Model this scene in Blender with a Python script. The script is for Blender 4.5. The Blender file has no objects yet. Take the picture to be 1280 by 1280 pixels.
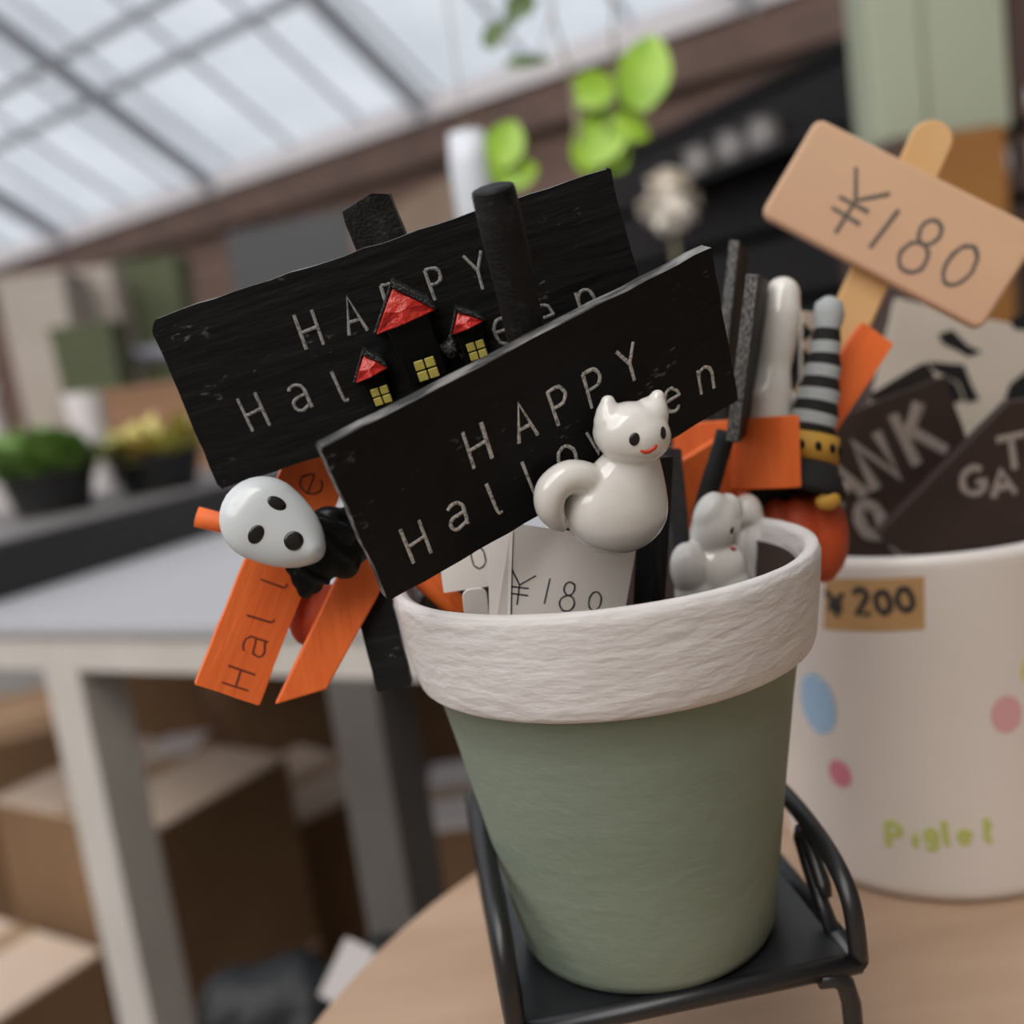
import bpy, bmesh, math, random
from mathutils import Vector, Matrix
from mathutils.bvhtree import BVHTree
random.seed(7)
R = math.radians
scene = bpy.context.scene
col = scene.collection

# ------------------------------------------------------------------ camera
TABLE = 0.75                      # top of the round wooden table
CAM = Vector((0, 0, TABLE + 0.198))
PITCH, ROLL, F = R(8.8), R(8.0), 1280.0
fwd = Vector((0, math.cos(PITCH), -math.sin(PITCH)))
r0 = Vector((1, 0, 0)); u0 = Vector((0, math.sin(PITCH), math.cos(PITCH)))
IR = r0 * math.cos(ROLL) - u0 * math.sin(ROLL)
IU = r0 * math.sin(ROLL) + u0 * math.cos(ROLL)
cd = bpy.data.cameras.new('camera'); cam = bpy.data.objects.new('camera', cd); col.objects.link(cam)
cam.matrix_world = Matrix((IR, IU, -fwd)).transposed().to_4x4()
cam.matrix_world.translation = CAM
cd.sensor_width = 36; cd.lens = 36; cd.clip_start = 0.005; cd.clip_end = 200
cd.dof.use_dof = True; cd.dof.focus_distance = 0.212; cd.dof.aperture_fstop = 7.6
scene.camera = cam

# ------------------------------------------------------------------ daylight
world = bpy.data.worlds.new('sky'); scene.world = world; world.use_nodes = True
wn = world.node_tree; bg = wn.nodes['Background']
bg.inputs[0].default_value = (0.86, 0.93, 1.0, 1); bg.inputs[1].default_value = 0.70
sd = bpy.data.lights.new('sun', 'SUN'); sd.energy = 7.9; sd.angle = R(75); sd.color = (1, .96, .91)
so = bpy.data.objects.new('sun', sd); col.objects.link(so)
so.rotation_euler = (R(50), R(-28), 0)
vs = scene.view_settings
vs.view_transform = 'Standard'; vs.look = 'None'; vs.gamma = 1; vs.use_curve_mapping = False; vs.exposure = 0.0

# ------------------------------------------------------------------ pixel -> place
def ray(px, py): return fwd * F + IR * (px - 640) - IU * (py - 640)
def Pd(px, py, d): return CAM + ray(px, py) * (d / F)           # at depth d along the lens axis
def W(px, py, y):  r = ray(px, py); return CAM + r * (y / r.y)   # at distance y in front
def Wz(px, py, z): r = ray(px, py); return CAM + r * ((z - CAM.z) / r.z)
def to_px(p):
    q = p - CAM; d = q.dot(fwd); return 640 + q.dot(IR) / d * F, 640 - q.dot(IU) / d * F, d
def frame(tl, tr, bl):            # board frame from three corners: X along, Y up, Z to the viewer
    X = (tr - tl); w = X.length; X.normalize()
    Y = (tl - bl); Y = Y - X * Y.dot(X); h = Y.length; Y.normalize()
    Z = X.cross(Y); c = tl + X * w / 2 - Y * h / 2
    M = Matrix((X, Y, Z)).transposed().to_4x4(); M.translation = c
    return M, w, h
def frame_y(tl, tr, bl):          # the same, keeping the left edge exactly
    Y = tl - bl; h = Y.length; Y.normalize(); X = tr - tl; X = X - Y * X.dot(Y); w = X.length; X.normalize(); Z = X.cross(Y)
    M = Matrix((X, Y, Z)).transposed().to_4x4(); M.translation = bl + Y * h / 2 + X * w / 2
    return M, w, h
def onplane(M, px, py, off=0.0):
    n = M.to_3x3().col[2]; o = M.translation + n * off; r = ray(px, py)
    p = CAM + r * ((o - CAM).dot(n) / r.dot(n)); q = M.inverted() @ p
    return q.x, q.y

# ------------------------------------------------------------------ materials
MATS = {}
def mat(name, c, rough=.6, c2=None, scale=40, stretch=(1, 1, 1), bump=0, bscale=None, metal=0, spec=.5, coat=0,
        detail=4, lo=.35, hi=.65, sss=0, trans=0, bdist=.0004):
    if name in MATS: return MATS[name]
    m = bpy.data.materials.new(name); m.use_nodes = True; nt = m.node_tree; b = nt.nodes['Principled BSDF']
    L = nt.links.new
    b.inputs['Base Color'].default_value = (*c, 1); b.inputs['Roughness'].default_value = rough
    b.inputs['Metallic'].default_value = metal; b.inputs['Specular IOR Level'].default_value = spec
    b.inputs['Coat Weight'].default_value = coat
    if sss:
        b.inputs['Subsurface Weight'].default_value = sss; b.inputs['Subsurface Radius'].default_value = (.004, .0035, .003)
        b.inputs['Subsurface Scale'].default_value = 1.0
    if trans: b.inputs['Transmission Weight'].default_value = trans
    tc = nt.nodes.new('ShaderNodeTexCoord'); mp = nt.nodes.new('ShaderNodeMapping'); mp.inputs['Scale'].default_value = stretch
    L(tc.outputs['Object'], mp.inputs[0])
    if c2 is not None:
        n = nt.nodes.new('ShaderNodeTexNoise'); n.inputs['Scale'].default_value = scale; n.inputs['Detail'].default_value = detail
        L(mp.outputs[0], n.inputs['Vector'])
        r = nt.nodes.new('ShaderNodeValToRGB'); r.color_ramp.elements[0].position = lo; r.color_ramp.elements[1].position = hi
        r.color_ramp.elements[0].color = (*c, 1); r.color_ramp.elements[1].color = (*c2, 1)
        L(n.outputs[0], r.inputs[0]); L(r.outputs[0], b.inputs['Base Color'])
    if bump:
        n = nt.nodes.new('ShaderNodeTexNoise'); n.inputs['Scale'].default_value = bscale or scale; n.inputs['Detail'].default_value = 5
        L(mp.outputs[0], n.inputs['Vector'])
        bp = nt.nodes.new('ShaderNodeBump'); bp.inputs['Strength'].default_value = bump; bp.inputs['Distance'].default_value = bdist
        L(n.outputs[0], bp.inputs['Height']); L(bp.outputs[0], b.inputs['Normal'])
    MATS[name] = m; return m

def black_wood(name='black painted wood', c=(.0045, .0042, .0042)):
    if name in MATS: return MATS[name]
    m = mat(name, c, .6, spec=.22, bump=.9, bscale=260, stretch=(.16, 1, 1), bdist=.0007)
    nt = m.node_tree; b = nt.nodes['Principled BSDF']; L = nt.links.new
    tc = nt.nodes['Texture Coordinate']
    mp = nt.nodes.new('ShaderNodeMapping'); mp.inputs['Scale'].default_value = (.45, 1, 1); L(tc.outputs['Object'], mp.inputs[0])
    n = nt.nodes.new('ShaderNodeTexNoise'); n.inputs['Scale'].default_value = 900; n.inputs['Detail'].default_value = 2
    n2 = nt.nodes.new('ShaderNodeTexNoise'); n2.inputs['Scale'].default_value = 120; n2.inputs['Detail'].default_value = 3
    L(mp.outputs[0], n.inputs['Vector']); L(mp.outputs[0], n2.inputs['Vector'])
    mu = nt.nodes.new('ShaderNodeMath'); mu.operation = 'MULTIPLY'; L(n.outputs[0], mu.inputs[0]); L(n2.outputs[0], mu.inputs[1])
    r = nt.nodes.new('ShaderNodeValToRGB'); r.color_ramp.elements[0].position = .385; r.color_ramp.elements[1].position = .47
    r.color_ramp.elements[0].color = (*c, 1); r.color_ramp.elements[1].color = (.10, .095, .09, 1)
    L(mu.outputs[0], r.inputs[0]); L(r.outputs[0], b.inputs['Base Color'])
    return m

M_BLACK = black_wood()
M_STICK = mat('black painted dowel', (.008, .0075, .0075), .6, (.03, .029, .028), 160, (3, 3, .4), bump=.8, bscale=500, lo=.55, hi=.8, spec=.25)
M_EDGE = mat('lit worn grainy board edge', (.024, .023, .022), .7, (.34, .33, .315), 420, (.22, 1, 1), bump=.8, bscale=600, lo=.42, hi=.75)  # worn grain, with the light on the board edges painted in as grey
M_EDGE2 = mat('speckled lit board edge', (.03, .029, .028), .7, (.22, .21, .20), 1500, (1, .5, 1), bump=.8, bscale=1500, lo=.38, hi=.66)  # near edge of edge-on boards, greyed to paint in the light on it
M_CHALK = mat('white marker ink', (.58, .56, .53), .8, (.12, .115, .11), 1600, lo=.48, hi=.68)
M_CHALKD = mat('thin grey marker ink', (.31, .30, .285), .8, (.08, .078, .075), 1600, lo=.48, hi=.68)
M_CAT = mat('white glazed clay', (.80, .775, .73), .16, (.74, .71, .66), 120, coat=.5, sss=.25, bump=.12, bscale=150)
M_EYE = mat('black glazed paint', (.012, .010, .009), .25)
M_MOUTH = mat('red paint', (.55, .035, .012), .35)
M_ORANGE = mat('orange painted wood', (.86, .165, .026), .6, (.74, .125, .018), 160, (1, .12, 1), bump=.6, bscale=500)
M_ORANGE2 = mat('deep orange paint', (.52, .070, .012), .6, (.42, .05, .01), 120, bump=.4, bscale=400)
M_INK = mat('brown pencil ink', (.16, .028, .010), .8)
M_RED = mat('glossy red enamel', (.55, .022, .016), .28, (.62, .09, .05), 300, bump=.8, bscale=420, lo=.5, hi=.8, bdist=.001)
M_GLIT = mat('glittery black roof', (.008, .008, .008), .45, (.22, .22, .22), 2600, bump=1, bscale=1500, lo=.6, hi=.66)
M_GBLACK = mat('glossy black clay', (.004, .004, .004), .28, spec=.22)
M_YEL = mat('pale yellow enamel', (.52, .44, .10), .5, (.44, .37, .07), 500)
M_MASK = mat('glazed pale mask', (.62, .655, .665), .25, coat=.4)
M_RIM = mat('white brushed plaster paint', (.67, .63, .605), .75, (.73, .70, .68), 60, (.45, .45, 1.3), bump=.6, bscale=330, bdist=.0011)
M_SAGE = mat('sage green paint', (.185, .225, .165), .68, (.215, .255, .195), 30, bump=.45, bscale=330, stretch=(.6, .6, 1.2), bdist=.0006)
M_IRON = mat('satin black iron', (.010, .010, .011), .38, metal=0, spec=.6)
M_TRAY = mat('dark lacquered tray', (.016, .017, .019), .33, spec=.6, bump=.15, bscale=150)
M_PAPER = mat('white card', (.86, .80, .74), .8, (.82, .76, .70), 60)
M_PEN = mat('dark pen ink', (.03, .028, .028), .7)
M_TAN = mat('smooth tan wood', (.60, .375, .225), .6, (.565, .335, .205), 25, (.2, 1, 1), bump=.1, bscale=160)
M_TANS = mat('pale pine stick', (.66, .40, .18), .6, (.60, .34, .13), 60, (1, .2, 1))
M_GINK = mat('soft grey pencil', (.115, .095, .075), .8)
M_CHOC = mat('dark chocolate wood', (.030, .015, .010), .6, (.042, .022, .015), 60, (.2, 1, 1), bump=.2, bscale=200)
M_CREAMINK = mat('cream chalk', (.34, .285, .25), .85)
M_CREAM = mat('cream card', (.52, .455, .385), .8, (.48, .42, .35), 30)
M_BUCKET = mat('white glazed ceramic', (.80, .755, .715), .35, coat=.15)
M_KRAFT = mat('kraft sticker', (.50, .30, .13), .8, (.45, .265, .11), 60)
M_BLUE = mat('blue print', (.22, .45, .72), .5); M_BLUE2 = mat('pale blue print', (.50, .66, .82), .5)
M_PINK = mat('pink print', (.66, .22, .30), .5); M_PINK2 = mat('pale pink print', (.68, .36, .38), .5)
M_GREENP = mat('lime print', (.50, .55, .16), .5); M_YELP = mat('yellow print', (.72, .62, .22), .5)
M_WOOD = mat('pale worn wood', (.50, .335, .225), .65, (.38, .245, .155), 14, (.45, 2.2, 1), bump=.2, bscale=60, detail=6, bdist=.001)
M_STEEL = mat('white painted steel', (.56, .52, .475), .45, (.50, .46, .42), 8)
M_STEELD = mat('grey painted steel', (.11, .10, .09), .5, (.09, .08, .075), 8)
M_WHITETOP = mat('white laminate', (.38, .38, .40), .5)
M_CARD_SHADED = mat('cardboard', (.22, .125, .062), .85, (.185, .102, .048), 6)  # box sides, darkened in colour to carry the shade under the table
M_CARD_LIT = mat('lit cardboard lid', (.60, .47, .37), .85, (.56, .43, .34), 6)  # same cardboard, paler: light on the box tops put into the colour
M_TAPE = mat('packing tape', (.34, .22, .12), .4)
M_TROUGH = mat('charcoal wood', (.018, .0175, .018), .6, (.024, .023, .024), 6, bump=.1)
M_NURS = mat('black plastic', (.008, .008, .008), .5)
M_LEAF = mat('bright leaf', (.30, .50, .03), .45, (.22, .40, .02), 40, sss=0); M_LEAFD = mat('dark leaf', (.07, .13, .03), .5)
M_SUCC = mat('green succulent', (.20, .33, .07), .5, (.11, .21, .04), 40); M_SUCCY = mat('yellow green succulent', (.46, .48, .12), .5, (.50, .36, .12), 25)
M_STEM = mat('pale stem', (.22, .20, .12), .7)
M_BROWN = mat('weathered brown timber', (.105, .062, .045), .8, (.075, .043, .032), 3, (.3, 2, 2))
M_BEAM = mat('dark brown beam', (.088, .050, .038), .8, (.06, .035, .027), 3, (.3, 2, 2))
M_FASCIA = mat('pale fascia board', (.42, .40, .41), .8)
M_ROOFB = mat('grey roof steel', (.34, .355, .40), .6)
M_CONC = mat('grey concrete', (.21, .19, .17), .85, (.16, .145, .13), 4)
M_BEIGE = mat('beige planter', (.31, .27, .235), .8, (.27, .235, .20), 6); M_OLIVE = mat('olive canvas', (.062, .073, .033), .85, (.05, .06, .028), 10)
M_BGREY = mat('blue grey rail', (.17, .175, .21), .5)
M_GPOST = mat('pale green painted post', (.32, .345, .25), .6, (.28, .31, .225), 3); M_AMBER = mat('amber wood', (.30, .135, .03), .6, (.24, .10, .022), 4)
M_DARK = mat('near black crate', (.012, .011, .012), .75, spec=.2); M_GREY = mat('grey jar lid', (.15, .138, .135), .4)
M_GLASSW = mat('milky glass', (.60, .63, .68), .3); M_TERRA = mat('terracotta', (.22, .115, .062), .8)
M_SHINYW = mat('crumpled white plastic', (.66, .62, .62), .4); M_BAG = mat('black rubbish bag', (.008, .009, .010), .4, spec=.25, bump=.8, bscale=18, bdist=.01)

def panel_mat():
    m = bpy.data.materials.new('translucent roof sheet'); m.use_nodes = True; nt = m.node_tree; L = nt.links.new
    for n in list(nt.nodes):
        if n.type == 'BSDF_PRINCIPLED': nt.nodes.remove(n)
    out = nt.nodes['Material Output']
    tr = nt.nodes.new('ShaderNodeBsdfTransparent'); tr.inputs[0].default_value = (.84, .84, .86, 1)
    tl = nt.nodes.new('ShaderNodeBsdfTranslucent'); tl.inputs[0].default_value = (.86, .87, .92, 1)
    n = nt.nodes.new('ShaderNodeTexNoise'); n.inputs['Scale'].default_value = 1.3; n.inputs['Detail'].default_value = 3
    tc = nt.nodes.new('ShaderNodeTexCoord'); L(tc.outputs['Object'], n.inputs['Vector'])
    mr = nt.nodes.new('ShaderNodeMapRange'); mr.inputs[1].default_value = .35; mr.inputs[2].default_value = .65; mr.inputs[3].default_value = .25; mr.inputs[4].default_value = .6
    L(n.outputs[0], mr.inputs[0])
    mx = nt.nodes.new('ShaderNodeMixShader'); L(mr.outputs[0], mx.inputs[0]); L(tr.outputs[0], mx.inputs[1]); L(tl.outputs[0], mx.inputs[2])
    L(mx.outputs[0], out.inputs[0]); return m
M_PANEL = panel_mat()

# ------------------------------------------------------------------ mesh helpers
class MB:
    def __init__(s): s.v = []; s.f = []; s.m = []
    def add(s, vs, fs, mi=0):
        o = len(s.v); s.v += [Vector(x) for x in vs]; s.f += [[o + i for i in q] for q in fs]; s.m += [mi] * len(fs); return s
    def box(s, lo, hi, M=None, mi=0):
        (a, b, c), (d, e, g) = lo, hi
        vs = [Vector(p) for p in ((a, b, c), (d, b, c), (d, e, c), (a, e, c), (a, b, g), (d, b, g), (d, e, g), (a, e, g))]
        if M is not None: vs = [M @ p for p in vs]
        return s.add(vs, [(0, 3, 2, 1), (4, 5, 6, 7), (0, 1, 5, 4), (1, 2, 6, 5), (2, 3, 7, 6), (3, 0, 4, 7)], mi)
    def prism(s, pts, z0, z1, M=None, mi=0):      # pts counter-clockwise, extruded along local Z
        n = len(pts); vs = [Vector((x, y, z0)) for x, y in pts] + [Vector((x, y, z1)) for x, y in pts]
        if M is not None: vs = [M @ p for p in vs]
        fs = [list(range(n))[::-1], list(range(n, 2 * n))] + [(i, (i + 1) % n, n + (i + 1) % n, n + i) for i in range(n)]
        return s.add(vs, fs, mi)
    def tube(s, path, rad, n=10, cap=True, mi=0, squash=None, ring_mi=None):
        path = [Vector(p) for p in path]; k = len(path)
        if not hasattr(rad, '__len__'): rad = [rad] * k
        up = None; rings = []
        for i, p in enumerate(path):
            t = (path[min(i + 1, k - 1)] - path[max(i - 1, 0)]).normalized()
            if up is None:
                up = Vector((0, 0, 1)) if abs(t.z) < .9 else Vector((1, 0, 0))
            a = (up - t * up.dot(t)).normalized(); b = t.cross(a); up = a
            ring = [a * math.cos(2 * math.pi * j / n) * rad[i] + b * math.sin(2 * math.pi * j / n) * rad[i] for j in range(n)]
            if squash: ring = [q - squash[0] * q.dot(squash[0]) * (1 - squash[1]) for q in ring]
            rings.append([p + q for q in ring])
        vs = [q for r in rings for q in r]
        for i in range(k - 1):
            pass
        fs = [(i * n + j, i * n + (j + 1) % n, (i + 1) * n + (j + 1) % n, (i + 1) * n + j) for i in range(k - 1) for j in range(n)]
        o = len(s.f); s.add(vs, fs, mi)
        if ring_mi:
            for i in range(k - 1):
                for j in range(n): s.m[o + i * n + j] = ring_mi[i]
        if cap: 
            b0 = len(s.v) - k * n
            s.f += [[b0 + j for j in range(n)][::-1], [b0 + (k - 1) * n + j for j in range(n)]]
            s.m += [ring_mi[0] if ring_mi else mi, ring_mi[-1] if ring_mi else mi]
        return s
    def lathe(s, prof, c, n=64, mi=0, closed=False):
        c = Vector(c); k = len(prof)
        vs = [c + Vector((r * math.cos(2 * math.pi * j / n), r * math.sin(2 * math.pi * j / n), z)) for r, z in prof for j in range(n)]
        fs = [(i * n + j, i * n + (j + 1) % n, (i + 1) * n + (j + 1) % n, (i + 1) * n + j) for i in range(k - 1) for j in range(n)]
        return s.add(vs, fs, mi)
    def ball(s, c, r, M=None, nu=16, nv=10, mi=0):
        if not hasattr(r, '__len__'): r = (r, r, r)
        vs = []; c = Vector(c)
        for i in range(nv + 1):
            th = math.pi * i / nv
            for j in range(nu):
                ph = 2 * math.pi * j / nu
                p = Vector((r[0] * math.sin(th) * math.cos(ph), r[1] * math.sin(th) * math.sin(ph), r[2] * math.cos(th)))
                vs.append(c + (M @ p if M is not None else p))
        fs = [(i * nu + j, (i + 1) * nu + j, (i + 1) * nu + (j + 1) % nu, i * nu + (j + 1) % nu) for i in range(nv) for j in range(nu)]
        return s.add(vs, fs, mi)
ROOTM = {}
def root_of(o):
    while o.parent: o = o.parent
    return o
def obj(name, mb, mats, parent=None, smooth=False, bevel=0, world=False, kind=None, seg=2):
    me = bpy.data.meshes.new(name); vs = mb.v
    if parent is not None and world:
        inv = ROOTM[root_of(parent).name].inverted(); vs = [inv @ p for p in vs]
    me.from_pydata([tuple(p) for p in vs], [], mb.f)
    for m in (mats if isinstance(mats, (list, tuple)) else [mats]): me.materials.append(m)
    for p, i in zip(me.polygons, mb.m): p.material_index = i; p.use_smooth = smooth
    bm = bmesh.new(); bm.from_mesh(me); bmesh.ops.remove_doubles(bm, verts=bm.verts, dist=1e-7)
    bmesh.ops.recalc_face_normals(bm, faces=bm.faces); bm.to_mesh(me); bm.free()
    o = bpy.data.objects.new(name, me); col.objects.link(o)
    if parent is not None: o.parent = parent
    else: ROOTM[o.name] = Matrix()
    if bevel:
        b = o.modifiers.new('bevel', 'BEVEL'); b.width = bevel; b.segments = seg; b.limit_method = 'ANGLE'; b.angle_limit = R(40)
    if kind: o['kind'] = kind
    return o
def tag(o, label, cat, group=None):
    o['label'] = label; o['category'] = cat
    if group: o['group'] = group
    return o
def thing(name, label, cat, M=None, group=None):
    o = bpy.data.objects.new(name, None); col.objects.link(o); o.empty_display_size = .02
    if M is None: M = Matrix()
    elif isinstance(M, Vector): M = Matrix.Translation(M)
    o.matrix_world = M; ROOTM[o.name] = M.copy()
    return tag(o, label, cat, group)
def blob(mb, voxel, smooth=4):                    # union of overlapping lumps as one continuous skin
    me = bpy.data.meshes.new('tmp'); me.from_pydata([tuple(p) for p in mb.v], [], mb.f)
    bm = bmesh.new(); bm.from_mesh(me); bmesh.ops.remove_doubles(bm, verts=bm.verts, dist=1e-7); bmesh.ops.recalc_face_normals(bm, faces=bm.faces); bm.to_mesh(me); bm.free()
    o = bpy.data.objects.new('tmp', me); col.objects.link(o)
    r = o.modifiers.new('r', 'REMESH'); r.mode = 'VOXEL'; r.voxel_size = voxel
    s = o.modifiers.new('s', 'SMOOTH'); s.iterations = smooth; s.factor = .5
    dg = bpy.context.evaluated_depsgraph_get(); ev = o.evaluated_get(dg); m2 = ev.to_mesh()
    out = MB(); out.v = [v.co.copy() for v in m2.vertices]; out.f = [list(p.vertices) for p in m2.polygons]; out.m = [0] * len(out.f)
    ev.to_mesh_clear(); bpy.data.objects.remove(o); bpy.data.meshes.remove(me)
    return out

# ------------------------------------------------------------------ hand lettering
def arc(cx, cy, rx, ry, a0, a1, n=12): return [(cx + rx * math.cos(R(a0 + (a1 - a0) * i / n)), cy + ry * math.sin(R(a0 + (a1 - a0) * i / n))) for i in range(n + 1)]
GL = {
 'H': [[(0, 1), (0, 0)], [(.62, 1), (.62, 0)], [(0, .48), (.62, .52)]],
 'A': [[(0, 0), (.33, 1), (.66, 0)], [(.13, .34), (.54, .34)]],
 'P': [[(0, 0), (0, 1)], [(0, 1), (.25, 1)] + arc(.28, .75, .27, .25, 85, -90, 8) + [(0, .5)]],
 'Y': [[(0, 1), (.32, .52)], [(.64, 1), (.32, .52), (.32, 0)]],
 'a': [arc(.28, .47, .24, .18, 150, 0, 8) + [(.52, .02)], [(.52, .36), (.25, .34)] + arc(.24, .18, .2, .165, 90, 270, 8) + [(.52, .12)]],
 'l': [[(0, 1), (.02, .12), (.07, .02), (.2, .02)]],
 'L': [[(0, 1), (.02, 0), (.3, 0)]],
 'o': [arc(.28, .33, .27, .32, 90, 450, 16)],
 'w': [[(0, .66), (.16, 0), (.33, .5), (.5, 0), (.66, .66)]],
 'e': [[(.02, .36), (.52, .36)] + arc(.27, .34, .26, .31, 5, 320, 14)],
 'n': [[(0, .64), (0, 0)], [(0, .42)] + arc(.24, .4, .23, .24, 150, 0, 8) + [(.47, 0)]],
 '¥': [[(.02, 1), (.34, .58)], [(.80, .92), (.34, .58), (.36, 0)], [(.05, .5), (.66, .52)], [(.05, .3), (.66, .3)]],
 '1': [[(.1, 1), (.02, 0)]],
 '8': [[(.46, .92)] + arc(.28, .76, .2, .22, 60, 270, 10) + arc(.28, .26, .27, .27, 90, -270, 16)[1:] + arc(.28, .76, .2, .22, -90, 60, 6)[1:]],
 '0': [arc(.3, .42, .29, .41, 100, 460, 18)],
 '2': [arc(.28, .74, .26, .25, 160, -20, 8) + [(.02, .02), (.6, .04)]],
 'T': [[(0, 1), (.7, 1)], [(.35, 1), (.35, 0)]],
 'N': [[(0, 0), (0, 1), (.55, 0), (.55, 1)]],
 'K': [[(0, 1), (0, 0)], [(.55, 1), (0, .45)], [(.18, .58), (.6, 0)]],
 'O': [arc(.33, .5, .33, .5, 90, 450, 18)],
 'U': [[(0, 1), (0, .3)] + arc(.28, .3, .28, .3, 180, 360, 8) + [(.56, 1)]],
 'G': [arc(.36, .5, .35, .5, 50, 320, 14) + [(.68, .42), (.4, .42)]],
 'i': [[(0, .66), (0, 0)], [(0, .9), (0, .86)]],
 'g': [arc(.27, .38, .25, .27, 0, 360, 14), [(.52, .64), (.52, -.15)] + arc(.27, -.15, .25, .2, 0, -160, 8)],
 't': [[(.14, 1), (.14, .1), (.32, 0)], [(0, .66), (.36, .66)]],
}
def letters(items, r, fmap, flat=.35, mi=0, jit=.02, n=6):
    """items: (char, u, v, height, angle, xscale): u,v the letter's centre; fmap(u,v,w) -> point"""
    mb = MB()
    for ch, u, v, h, ang, xs in items:
        st = GL[ch]; allx = [p[0] for s in st for p in s]; ally = [p[1] for s in st for p in s]
        cx = (min(allx) + max(allx)) / 2; cy = (min(ally) + max(ally)) / 2
        ca, sa = math.cos(R(ang)), math.sin(R(ang))
        for s in st:
            pts = []
            for x, y in s:
                x = (x - cx) * h * xs + random.uniform(-jit, jit) * h; y = (y - cy) * h + random.uniform(-jit, jit) * h
                pts.append(Vector((u + x * ca - y * sa, v + x * sa + y * ca, 0)))
            rr = [r * random.uniform(.85, 1.15) for _ in pts]
            t = MB(); t.tube(pts, rr, n, squash=(Vector((0, 0, 1)), flat))
            t.v = [fmap(p.x, p.y, p.z) for p in t.v]; mb.add(t.v, t.f, mi)
    return mb
def outline(w, h, rad=(.001,) * 4, jit=0, step=.004):
    """rounded rectangle outline, ccw from bottom left; rad = bl, br, tr, tl"""
    pts = []; cs = [(-w/2, -h/2), (w/2, -h/2), (w/2, h/2), (-w/2, h/2)]; sg = [(1, 1), (-1, 1), (-1, -1), (1, -1)]; a0 = [180, 270, 0, 90]
    for (x, y), (sx, sy), a, r in zip(cs, sg, a0, rad): pts += arc(x + sx * r, y + sy * r, r, r, a, a + 90, 4)
    out = []
    for i, p in enumerate(pts):
        q = pts[(i + 1) % len(pts)]; d = math.hypot(q[0] - p[0], q[1] - p[1]); k = max(1, int(d / step)) if jit else 1
        for j in range(k):
            t = j / k; out.append((p[0] + (q[0] - p[0]) * t + random.uniform(-jit, jit), p[1] + (q[1] - p[1]) * t + random.uniform(-jit, jit)))
    return out
def stick(path, r, jit=0, n=10, per=8):
    P = []; path = [Vector(p) for p in path]
    for a, b in zip(path, path[1:]):
        for j in range(per): P.append(a.lerp(b, j / per))
    P.append(path[-1])
    return MB().tube(P, [r * (1 + random.uniform(-jit, jit)) for _ in P], n)
def board_sign(name, label, tl, tr, bl, thick, m, cat='garden pick', rad=(.0008,)*4, jit=.00012, group=None, bevel=.0004, keep_y=False):
    M, w, h = (frame_y if keep_y else frame)(tl, tr, bl)
    t = thing(name, label, cat, M, group)
    mb = MB().prism(outline(w, h, rad, jit), -thick, 0)
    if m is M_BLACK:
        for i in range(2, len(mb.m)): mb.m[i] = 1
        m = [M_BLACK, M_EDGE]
    obj('board', mb, m, t, bevel=bevel)
    return t, M, w, h
def loc(M, p): return M.inverted() @ p

exec_parts = True
# ================================================================== SETTING
EAVE = CAM.z + 1.6
E0, E1 = Vector((-4.85, 10.9, 0)), Vector((1.24, 5.97, 0))
ed = (E1 - E0).normalized(); en = Vector((-ed.y, ed.x, 0)); en = -en if en.y > 0 else en     # en points to the viewer
EC = Vector((-1.92, 8.54, 0))                       # below one main rafter
def eave(s, d, z): p = EC + ed * s + en * d; p.z = z; return p
def wbox(s0, s1, d0, d1, z0, z1):
    vs = [eave(s, d, z) for z in (z0, z1) for s, d in ((s0, d0), (s1, d0), (s1, d1), (s0, d1))]
    return MB().add(vs, [(0, 1, 2, 3), (4, 7, 6, 5), (0, 4, 5, 1), (1, 5, 6, 2), (2, 6, 7, 3), (3, 7, 4, 0)])
floor = obj('floor', wbox(-7.3, 7.8, -.3, 10.3, -.1, 0), M_CONC, kind='structure')
M_WALLS = mat('unseen wall boards', (.40, .34, .28), .85, (.36, .31, .25), 2)
obj('unseen_wall_front', wbox(-7.1, 7.6, 10.02, 10.12, 0, EAVE), M_WALLS, kind='structure')  # walls out of view, added to weaken light from the camera side
obj('unseen_wall_left', wbox(-7.1, -7.02, 0, 10, 0, EAVE), M_WALLS, kind='structure')
obj('unseen_wall_right', wbox(7.52, 7.6, 0, 10, 0, EAVE), M_WALLS, kind='structure')
wall = obj('wall_back', wbox(-7, 7.5, -.14, -.06, 0, EAVE), M_BEAM, kind='structure'); ROOTM['wall_back'] = Matrix()
nb = 11
for i in range(nb):
    z0 = i * (EAVE - .3) / nb; g = random.uniform(0, .03)
    obj('plank', wbox(-7, 7.5, -.06, -.02 + g, z0 + .008, z0 + (EAVE - .3) / nb), M_BROWN, wall)
obj('beam', wbox(-7, 7.5, -.06, .10, EAVE - .3, EAVE), M_BEAM, wall)
obj('fascia', wbox(-7, 7.5, .10, .14, EAVE - .045, EAVE + .09), M_FASCIA, wall)
def lean_panel(name, label, x0, x1, y0, y1, dist, m):
    a, b = W(x0, y0, dist), W(x1, y1, dist); t = thing(name, label, 'panel', Vector((a.x, dist, 0))); wd = b.x - a.x
    vs = [(0, 0, 0), (wd, 0, 0), (wd, .04, 0), (0, .04, 0), (0, 0, a.z), (wd, 0, b.z), (wd, .04, b.z), (0, .04, a.z)]
    obj('sheet', MB().add(vs, [(0, 3, 2, 1), (4, 5, 6, 7), (0, 1, 5, 4), (1, 2, 6, 5), (2, 3, 7, 6), (3, 0, 4, 7)]), m, t)
    obj('batten', MB().box((0, -.02, .6), (wd, 0, .7)), m, t)
lean_panel('sheet_panel', 'grey sheet panel standing before the brown plank wall', 282, 432, 292, 262, 5.0, mat('dull grey sheet', (.040, .041, .044), .7))
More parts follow.
